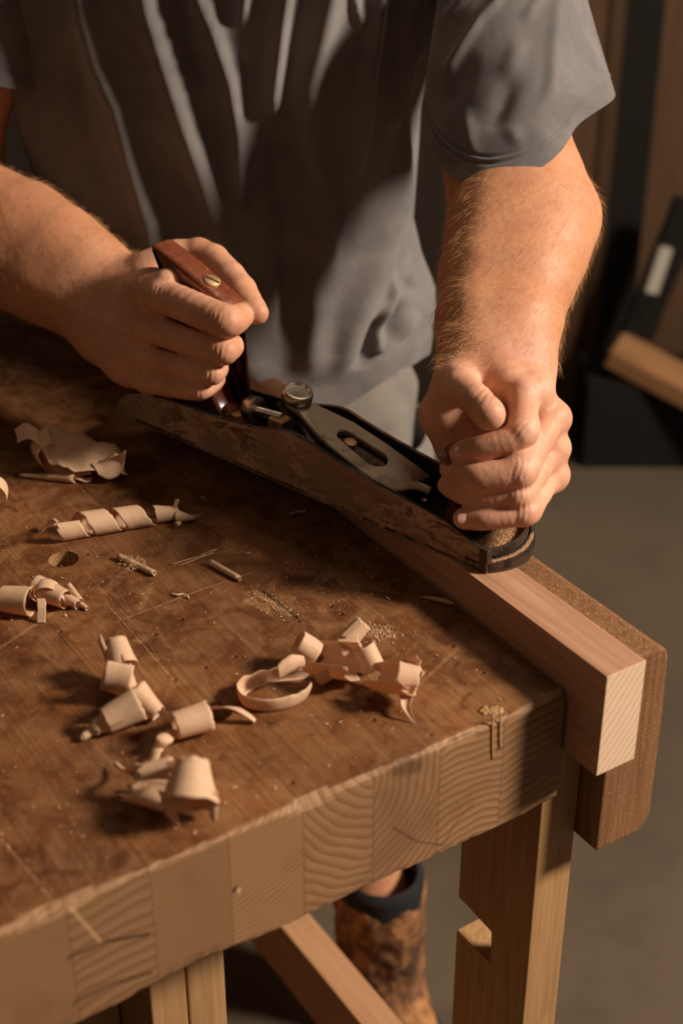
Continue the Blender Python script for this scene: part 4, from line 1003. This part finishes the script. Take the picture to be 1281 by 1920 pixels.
# arm hair: fine curved strands
def hair(V, N, mask, n, base_dir, lmin, lmax, name='arm_hair', rad=.00007, lift=.45):
    idx_ = np.where(mask)[0]; pick = rng.choice(idx_, n); cu = bpy.data.curves.new(name, 'CURVE'); cu.dimensions = '3D'; cu.bevel_depth = rad; cu.bevel_resolution = 0
    for i in pick:
        nn = N[i]/np.linalg.norm(N[i]); bd = base_dir+rng.normal(0, .35, 3); bd -= nn*(bd@nn); bd /= np.linalg.norm(bd); L_ = rng.uniform(lmin, lmax); cr = rng.normal(0, .5, 3)
        sp = cu.splines.new('POLY'); sp.points.add(4); p = V[i]+nn*0.0
        for k in range(5):
            sp.points[k].co = (*p, 1); sp.points[k].radius = 1-.18*k
            dirn = bd*(.6+.12*k)+nn*(lift*(1-.25*k))+cr*.12*k; p = p+dirn/np.linalg.norm(dirn)*L_/4
    o = bpy.data.objects.new(name, cu); COL.objects.link(o); cu.materials.append(M['hair']); o.parent = person; o['kind'] = 'stuff'; return o
pv = projn(V1); nn_ = N1/np.linalg.norm(N1, axis=1)[:, None]
hair(V1, N1, (pv[:, 1] > 330) & (pv[:, 1] < 690), 3600, -UP*.9-RT*.45, .006, .014)
hair(V1, N1, (pv[:, 1] > 600) & (pv[:, 1] < 690) & (pv[:, 0] < 925) & (pv[:, 0] > 825), 420, -UP*.5-RT*.6, .008, .016, lift=.9)
pv = projn(V2)
hair(V2, N2, (pv[:, 0] < 255) & (pv[:, 0] > -60) & (pv[:, 1] > 290) & (pv[:, 1] < 640), 2400, RT*.8+UP*.5, .006, .013)

# ------------------------------------------------------------------ shavings
def grid_faces(nu, nv, o=0): return [(o+i*(nv+1)+j, o+i*(nv+1)+j+1, o+(i+1)*(nv+1)+j+1, o+(i+1)*(nv+1)+j) for i in range(nu) for j in range(nv)]
class Shav:
    def __init__(s, label, name='wood_shaving', group=None, cat='wood shaving', th=.00022):
        s.V = []; s.F = []; s.UV = []; s.label = label; s.name = name; s.cat = cat; s.th = th; s.group = group; s.seed = rng.uniform(0, 99)
    def add(s, P_, UV):
        nu, nv = P_.shape[0]-1, P_.shape[1]-1; o = sum(len(v) for v in s.V); s.F += grid_faces(nu, nv, o); s.V.append(P_.reshape(-1, 3)); s.UV.append(UV.reshape(-1, 2))
    def roll(s, A, B, ra, rb, turns=1.2, t0=0., cover=1., rend=1., rag=.05, flat=1., sag=0., split=0.):
        """a curl about the line A-B; cover < 1 makes a corkscrew"""
        A = np.asarray(A, float); B = np.asarray(B, float); L_ = np.linalg.norm(B-A); ax, e1, e2 = basis(B-A); nu = max(16, int(34*turns)); nv = 12
        P_ = np.zeros((nu+1, nv+1, 3)); UV = np.zeros((nu+1, nv+1, 2)); al = 0
        for i in range(nu+1):
            t = i/nu; th = t0+2*math.pi*turns*t; al += (ra+rb)/2*2*math.pi*turns/nu
            for j in range(nv+1):
                v = j/nv; e = (rag*MN.noise(Vector((th*1.9+s.seed, v*3, 0)))+rag*.5*MN.noise(Vector((th*9, s.seed, 0)))) * (abs(2*v-1)**2)*(1 if v > .5 else -1)
                pos = (t*(1-cover)+v*cover)+e*cover; r = (ra+(rb-ra)*min(1, max(0, pos)))*(1+(rend-1)*t)*(1+.05*MN.noise(Vector((th*.8, s.seed, v*1.5))))
                c = A+ax*L_*pos; P_[i, j] = c+e1*math.cos(th)*r+e2*math.sin(th)*r*flat-ZA*sag*math.sin(math.pi*pos); UV[i, j] = (al/.03, v+s.seed)
        P_[..., 2] = np.maximum(P_[..., 2], s.floor); s.add(P_, UV); return s
    floor = .0004
    def ribbon(s, pts, wid, nsub=10, cup=0., twist=0., rag=.06):
        """flat strip: pts are (point, width vector)"""
        C_ = np.array([p for p in pts], float); W_ = np.array(wid, float)
        if W_.ndim == 1: W_ = np.repeat(W_[None], len(C_), 0)
        n = len(C_); T = np.linspace(0, n-1, (n-1)*nsub+1); P_ = []; UV = []; al = 0; prev = None
        def cr(A_, t):
            i = min(int(t), n-2); f = t-i; p0 = A_[max(i-1, 0)]; p1 = A_[i]; p2 = A_[i+1]; p3 = A_[min(i+2, n-1)]
            return .5*((2*p1)+(-p0+p2)*f+(2*p0-5*p1+4*p2-p3)*f*f+(-p0+3*p1-3*p2+p3)*f**3)
        for t in T:
            c = cr(C_, t); w_ = cr(W_, t)
            if prev is not None: al += np.linalg.norm(c-prev); tg = c-prev
            else: tg = cr(C_, .01)-c
            prev = c; nr = np.cross(tg, w_); nr = nr/max(np.linalg.norm(nr), 1e-9); row = []; uvr = []
            for j in range(9):
                v = j/8-.5; e = rag*MN.noise(Vector((al*160+s.seed, v*2, 0)))*abs(2*v)**2*(1 if v > 0 else -1)
                row.append(c+w_*(v+e)+nr*cup*(1-4*v*v)*np.linalg.norm(w_)); uvr.append((al/.03, v+s.seed))
            P_.append(row); UV.append(uvr)
        P_ = np.array(P_); P_[..., 2] = np.maximum(P_[..., 2], s.floor); s.add(P_, np.array(UV)); return s
    def done(s, mat=None):
        V = np.concatenate(s.V); UV = np.concatenate(s.UV); me = np_mesh(s.name, V, np.array(s.F)); uvl = me.uv_layers.new(name='UVMap')
        li = np.zeros(len(me.loops), np.int32); me.loops.foreach_get('vertex_index', li); uvl.data.foreach_set('uv', UV[li].astype(np.float32).ravel())
        o = link(s.name, me, mat or M['shaving']); md = o.modifiers.new('s', 'SOLIDIFY'); md.thickness = s.th; md.offset = 1
        tag(o, s.label, s.cat, s.group); return o
def B_(x, y, z=0.): return BP(x, y, z)
def G_(x, y, gx, gy, z):
    """point at height z above the bench place seen at (gx, gy); (x, y) unused when equal"""
    p = BP(gx, gy, 0); p[2] = z; return p
def Vz(px, py, gpx, gpy, dg=0.):
    """point on the vertical plane facing the camera through the bench place (gpx, gpy), seen at (px, py)"""
    g = (BP(gpx, gpy, 0)-CAM)@FH; return GP(px, py, g-dg)

# broad crumpled shaving at upper left
s = Shav('broad crumpled wood shaving furthest back on the bench, left of the plane')
g0 = (100, 892)
w0 = RT*.016-FH*.044-ZA*.022
s.ribbon([Vz(30, 818, 50, 882), Vz(52, 808, 50, 882), Vz(74, 822, 70, 885), Vz(86, 838, 85, 885), Vz(104, 834, 100, 885), Vz(132, 846, 120, 886), Vz(160, 846, 150, 886), Vz(190, 856, 180, 888), Vz(222, 860, 205, 890), Vz(236, 872, 215, 892)],
  [w0*.32, w0*.38, w0*.45, w0*.80, w0*.95, w0*.9-FH*.004, w0*.9, w0*.72, w0*.7, w0*.55], cup=.09, rag=.06)
s.ribbon([Vz(232, 850, 215, 895), Vz(222, 866, 215, 897), Vz(198, 882, 200, 902), Vz(178, 880, 195, 902)], [RT*.006-FH*.01+ZA*.012, RT*.008-FH*.012-ZA*.012, RT*.010-FH*.016-ZA*.010, RT*.008-FH*.012-ZA*.006], cup=.12)
s.ribbon([Vz(95, 812, 90, 880), Vz(66, 840, 80, 885), Vz(95, 872, 100, 890), Vz(130, 880, 130, 895), Vz(170, 884, 175, 900)], [w0*.5, w0*.55+ZA*.01, w0*.5-ZA*.004, w0*.35, w0*.12], cup=.15)
s.done()
s = Shav('thin tapered roll of wood shaving lying just below the broad crumpled one'); s.roll(B_(38, 891, .0022), B_(140, 897, .0045), .0018, .0048, 2.3, 0, 1, .7, .04); s.ribbon([B_(138, 892, .004), B_(160, 900, .002), B_(172, 898, .003)], -FH*.008, rag=.1); s.done()
s = Shav('corkscrew wood shaving with split bands behind the round dog hole')
s.roll(B_(98, 992, .010), B_(300, 962, .0095), .0135, .0105, 2.5, 2.2, .24, 1, .07, .9)
s.roll(B_(286, 965, .008), B_(340, 962, .006), .0085, .0060, 1.6, 1, .6, .9, .08)
s.roll(B_(328, 968, .005), B_(368, 972, .003), .0068, .0012, 2.2, 0, .8, .8, .08); s.roll(B_(330, 985, .0028), B_(338, 980, .0028), .003, .002, 2.5, 0, 1, .3)
s.ribbon([Vz(325, 965, 335, 975), Vz(330, 945, 335, 975), Vz(333, 936, 335, 975)], RT*.004, rag=.2); s.ribbon([B_(360, 968, .003), B_(374, 966, .005), B_(381, 962, .004)], ZA*.003, rag=.3)
s.ribbon([B_(112, 985, .018), B_(96, 978, .010), B_(78, 998, .002)], [(-FH*.014+RT*.004), (-FH*.010), (-FH*.002)], cup=.2)
s.done()
s = Shav('curl of wood shaving cut off by the left edge of the picture'); c = B_(-22, 962, .0); s.roll(c+ZA*.0195+FH*.006, c+ZA*.0185-FH*.007+RT*.003, .0195, .0165, .95, -1.2, 1, .9); s.done()
s = Shav('cluster of open curls and tight rolls just below the round dog hole')
s.roll(B_(66, 1100, .011), B_(124, 1124, .009), .0105, .0078, 1.15, .3, 1, 1, .05)
c = B_(92, 1132, 0)
s.roll(c+ZA*.0135+FH*.005-RT*.002, c+ZA*.0130-FH*.007-RT*.001, .0125, .0118, 1.15, 2.6, 1, .72, .04, .78)
s.roll(c+RT*.009+ZA*.0066+FH*.002, c+RT*.009+ZA*.0062-FH*.006, .0058, .0052, 1.7, -.5, 1, .45)
s.roll(B_(2, 1122, .010), B_(60, 1128, .011), .0105, .0125, .62, .9, 1, 1, .07)
s.ribbon([Vz(76, 1122, 77, 1150), Vz(78, 1140, 78, 1160), B_(77, 1168, .0006)], RT*.0072, rag=.16)
s.roll(B_(128, 1098, .006), B_(150, 1128, .004), .0030, .0032, 2.5, 0, 1, .8); s.roll(B_(118, 1118, .006), B_(146, 1134, .004), .0048, .0042, 1.6, 0, 1, .8, .1); s.roll(B_(142, 1126, .003), B_(163, 1141, .002), .0024, .0018, 2.2, 0, 1, .8)
s.done()
s = Shav('tight little roll of shaving wrapped in curly fuzz, right of the round dog hole'); s.roll(B_(222, 1043, .003), B_(290, 1075, .0028), .0028, .0026, 3.2, 0, 1, .6, .02)
for k in range(34):
    c = B_(random.uniform(225, 275), random.uniform(1043, 1066), random.uniform(.003, .008)); r_ = random.uniform(.0012, .003); a0 = random.uniform(0, 6); ax, e1, e2 = basis(rng.normal(0, 1, 3))
    s.ribbon([c+e1*math.cos(a0+q*1.1)*r_+e2*math.sin(a0+q*1.1)*r_ for q in range(5)], ax*.0004, nsub=3, rag=0)
s.done()
s = Shav('tight bare roll of shaving lying alone in the middle of the bench'); s.roll(B_(394, 1054, .0028), B_(451, 1086, .0026), .0030, .0026, 3.0, 0, .93, .6, .03); s.done()
s = Shav('upright capped curl with a long tapering corkscrew tail, front left')
s.roll(Vz(216, 1202, 222, 1290, -.018), Vz(230, 1252, 222, 1290, 0), .0086, .0122, 1.1, 1.0, 1, 1, .06)
s.roll(Vz(196, 1256, 222, 1300), Vz(246, 1268, 222, 1300), .015, .017, .72, 2.0, 1, 1, .06)
s.roll(Vz(222, 1254, 222, 1300), Vz(238, 1292, 222, 1310), .010, .008, .9, 2.5, 1, 1, .1)
s.ribbon([Vz(187, 1190, 205, 1280), Vz(190, 1205, 205, 1280), Vz(198, 1222, 205, 1280), Vz(204, 1240, 205, 1285)], [RT*.002, RT*.0045, RT*.005, RT*.006], cup=.2)
s.roll(B_(262, 1318, .018), B_(196, 1352, .010), .0128, .0095, 1.3, 0, 1, 1, .04)
s.roll(B_(200, 1352, .009), B_(172, 1370, .006), .0072, .0056, 2.0, 0, .8, .8, .04); s.roll(B_(176, 1368, .005), B_(150, 1386, .003), .0046, .0022, 2.4, 0, .8, .8, .05)
s.roll(B_(252, 1300, .018), B_(298, 1338, .008), .0115, .0060, 1.1, .5, 1, 1, .10)
s.ribbon([B_(232, 1325, .014), B_(240, 1340, .006), B_(246, 1352, .001)], RT*.014+ZA*.002, rag=.12)
s.done()
s = Shav('short tube of shaving beside the front dog hole, trailing a thin arching strip')
s.roll(B_(326, 1362, .013), B_(392, 1342, .014), .0098, .0112, 1.15, .4, 1, 1, .09)
s.ribbon([Vz(388, 1330, 392, 1350), Vz(405, 1326, 405, 1350), Vz(430, 1326, 430, 1352), Vz(455, 1334, 455, 1354), Vz(480, 1352, 480, 1356)], [ZA*.006-FH*.004, ZA*.005-FH*.005, -FH*.006+ZA*.003, -FH*.006, -FH*.005], rag=.12, cup=.2)
s.ribbon([B_(345, 1362, .012), B_(322, 1372, .008), B_(306, 1388, .012), B_(296, 1405, .006), B_(288, 1424, .010), B_(282, 1440, .006)], [RT*.010+ZA*.006, RT*.012, RT*.010-ZA*.006, RT*.008, RT*.008+ZA*.004, RT*.010], rag=.2, cup=.2)
s.done()
s = Shav('bell-shaped curl standing nearest the camera, its ragged mouth facing down')
gb = (358, 1550)
s.roll(Vz(361, 1426, *gb, -.024), Vz(356, 1508, *gb, 0), .0108, .0194, 1.05, -1.9, 1, 1, .05)
for (x0, y0, x1, y1, w_) in ((308, 1494, 336, 1556, .007), (330, 1498, 348, 1528, .005), (342, 1500, 352, 1522, .006), (398, 1498, 402, 1541, .006), (384, 1502, 396, 1520, .004)):
    s.ribbon([Vz(x0, y0-14, *gb), Vz((x0+x1)/2, (y0+y1)/2, *gb), Vz(x1, y1, *gb)], [RT*w_*1.2, RT*w_, RT*w_*.3], rag=.2, cup=.15)
s.done()
s = Shav('torn open shell of shaving touching the left side of the bell-shaped curl')
s.roll(B_(238, 1472, .013), B_(318, 1484, .013), .0125, .0165, .50, 2.9, 1, .9, .35, .8)
s.roll(B_(262, 1450, .022), B_(322, 1440, .024), .0060, .0085, .8, 0, 1, .8, .3)
s.ribbon([B_(215, 1430, .004), B_(235, 1446, .010), B_(258, 1438, .022), B_(275, 1462, .020)], [RT*.003+ZA*.002, RT*.006, RT*.009, RT*.012], rag=.35, cup=.3)
s.done()
s = Shav('boat-shaped loop of shaving standing on edge in the front middle of the bench')
up_ = ZA*.017
s.ribbon([B_(590, 1262, .004), B_(555, 1268, .004), B_(515, 1272, .003), B_(478, 1282, .003), B_(453, 1297, .004), B_(462, 1318, .004), B_(500, 1326, .004), B_(540, 1320, .004), B_(572, 1302, .007), B_(584, 1284, .012)],
  [up_*.6, up_*.8, up_+FH*.003, up_+FH*.004-RT*.002, up_-RT*.006, up_-FH*.004-RT*.003, up_*1.1-FH*.006, up_*1.1-FH*.006, up_*.7-FH*.004, up_*.3], rag=.12, cup=.12)
s.ribbon([B_(520, 1262, .016), B_(545, 1245, .020), B_(570, 1240, .018)], [ZA*.014, ZA*.014+FH*.004, ZA*.010], rag=.1, cup=.2)
s.done()
s = Shav('smooth tube and rounded shell of shaving right of the boat-shaped loop')
s.roll(Vz(558, 1204, 575, 1250), Vz(592, 1226, 590, 1252), .0098, .0102, 1.2, 2, 1, 1, .04)
s.roll(Vz(586, 1228, 610, 1272, -.006), Vz(664, 1236, 640, 1272, .008), .0150, .0175, .60, 2.9, 1, .9, .22)
s.roll(Vz(584, 1250, 605, 1275), Vz(612, 1232, 610, 1272), .016, .017, .4, 3.0, 1, 1, .06)
s.done()
s = Shav('chain of small tubes and a scooped curl with hanging tail, right of the shell')
s.roll(Vz(650, 1202, 665, 1240), Vz(682, 1168, 680, 1228), .0080, .0070, 1.2, .5, 1, 1, .08)
s.roll(Vz(640, 1222, 660, 1250), Vz(676, 1208, 672, 1245), .0105, .0085, 1.1, .5, 1, 1, .08)
s.roll(Vz(682, 1212, 690, 1262), Vz(704, 1256, 705, 1275), .0088, .0082, 1.15, 0, 1, 1, .05)
s.roll(Vz(694, 1266, 730, 1302, -.004), Vz(770, 1262, 750, 1302, .010), .0120, .0170, .60, 2.9, 1, .92, .25)
s.roll(Vz(745, 1270, 750, 1302), Vz(786, 1276, 770, 1305), .0130, .0100, .45, .2, 1, 1, .06)
s.ribbon([Vz(770, 1272, 775, 1312), Vz(764, 1296, 772, 1325), Vz(762, 1325, 768, 1345), Vz(778, 1356, 778, 1357)], [RT*.014, RT*.011, RT*.006, RT*.001], cup=-.3, rag=.08)
s.done()
# wisps on the bench
def wisp(label, pts, wv, name='wood_shaving', **k):
    s = Shav(label, name, None, 'wood shaving'); s.ribbon(pts, wv, **k); return s.done()
wisp('small wavy sliver of shaving in front of the fuzzy roll', [B_(322, 1112, .001), B_(333, 1115, .0022), B_(343, 1114, .001), B_(352, 1117, .0022), B_(355, 1122, .0008)], -FH*.0022, rag=.2)
wisp('leaf-shaped flake of shaving close against the clamped timber', [B_(790, 1119, .0006), B_(812, 1122, .002), B_(835, 1127, .002), B_(852, 1132, .0008)], [-FH*.0006, -FH*.006, -FH*.007, -FH*.002], rag=.06, cup=.15)
wisp('short rolled chip lying near the lower edge of the plane', [B_(543, 963, .0012), B_(556, 959, .002), B_(574, 957, .0012)], -FH*.003+ZA*.001, cup=.4)
for (a, b, lb) in (((322, 1058), (384, 1040), 'long pale splinter left of the bare tight roll'), ((338, 1060), (400, 1036), 'lower pale splinter beside the longer one'), ((376, 1040), (406, 1030), 'bright thick splinter end nearest the plane')):
    s = Shav(lb, 'splinter', 'splinters on the bench', 'splinter'); s.roll(B_(*a, .0008), B_(*b, .0008), .0003, .0006, 1, 0, 1, 1, 0); s.done()
s = Shav('orange-tan little shaving caught in the mouth of the plane', th=.0003); s.floor = .03
pm_ = lambda u, v, z: PN0+PT*u+PNV*v+ZA*z
s.ribbon([pm_(.113, .012, .022), pm_(.108, .016, .029), pm_(.100, .021, .033), pm_(.092, .028, .034), pm_(.083, .034, .030)], [PNV*.010+PT*.004]*5, cup=.35, rag=.1); s.floor = .0004; o = s.done()

# crumbs and dust nobody could count
V = []; Fc = []
def crumb(x, y, z, r):
    k = len(V); q = rng.normal(0, 1, (3, 3)); q, _ = np.linalg.qr(q); L_ = rng.uniform(1, 2.6)
    for dx, dy, dz in ((L_, 0, 0), (-L_, .2, .1), (0, .8, 0), (0, -.7, .1), (0, 0, .6), (.1, 0, -.5)):
        v = q@np.array([dx, dy, dz])*r; V.append((x+v[0], y+v[1], max(z+.0002, z+v[2]*.6+r*.4)))
    Fc.extend([(k, k+2, k+4), (k+2, k+1, k+4), (k+1, k+3, k+4), (k+3, k, k+4), (k+2, k, k+5), (k+1, k+2, k+5), (k+3, k+1, k+5), (k, k+3, k+5)])
def crumbs(n, f, size):
    for _ in range(n):
        px_, py_ = f(); p = BP(px_, py_)
        if p[0] < -.004 and p[1] > .01: crumb(p[0], p[1], 0, size())
sz = lambda: .00025+abs(random.gauss(0, .00035))
crumbs(900, lambda: (random.uniform(-40, 1000), random.uniform(880, 1700)), sz)
crumbs(420, lambda: (random.gauss(640, 90), random.gauss(1060, 60)), sz)
crumbs(380, lambda: (random.gauss(240, 95), random.gauss(1075, 60)), lambda: .00018+abs(random.gauss(0, .0002)))
for _ in range(420):
    t_ = random.random(); crumbs(1, lambda: (470+t_*75+random.gauss(0, 14), 1112+t_*40+random.gauss(0, 8)), lambda: .00018+abs(random.gauss(0, .00032)))
crumbs(360, lambda: (random.gauss(712, 16), random.gauss(1186, 9)), lambda: .0002+abs(random.gauss(0, .0004)))
crumbs(60, lambda: (random.uniform(0, 1000), random.uniform(700, 1600)), lambda: random.uniform(.0008, .0018))
o = mesh_obj('wood_crumbs', V, Fc, M['dust'], None, False); tag(o, 'fine crumbs and dust of wood scattered over the bench top', 'wood crumbs', None, 'stuff')
V = []; Fc = []
for _ in range(2600):
    x = random.uniform(JX0+.002, JX1-.010); y = random.uniform(.0, .16)*random.random()**.3; crumb(x, y, .0100, .00012+abs(random.gauss(0, .00018)))
o = mesh_obj('wood_dust', V, Fc, M['dust'], None, False); tag(o, 'fine dust lying on top of the worn vise jaw', 'wood dust', None, 'stuff')
s = None
# dried glue run on the end of the bench
gm = NT('dried_glue'); gm.set(base=sRGB(166, 124, 82), rough=.5); gv = []
Eo = lambda x_, y_: on(1, -.0006, x_, y_)
bm = bmesh.new()
for cx_, cy_, L_, w_ in ((925, 1345, 0, .0022), (924, 1348, 62, .0011), (938, 1345, 48, .0010)):
    for k in range(12):
        c = Eo(cx_+random.uniform(-.6, .6), cy_+L_*k/11.); bmesh.ops.create_icosphere(bm, subdivisions=1, radius=1, matrix=Matrix.Translation(Vector(c)) @ Matrix.Diagonal((w_, .0005, max(.0022, L_*.00042/3), 1)))
for k in range(26):
    c = on(2, .0, 902+random.uniform(0, 36), 1334+random.uniform(-7, 5)); c[1] = max(c[1], .0015); bmesh.ops.create_icosphere(bm, subdivisions=1, radius=1, matrix=Matrix.Translation(Vector(c)) @ Matrix.Diagonal((.0042, .0032, .0006, 1)))
glue = bm_obj('glue_run', bm, gm.m, None, True); par(glue, bench)
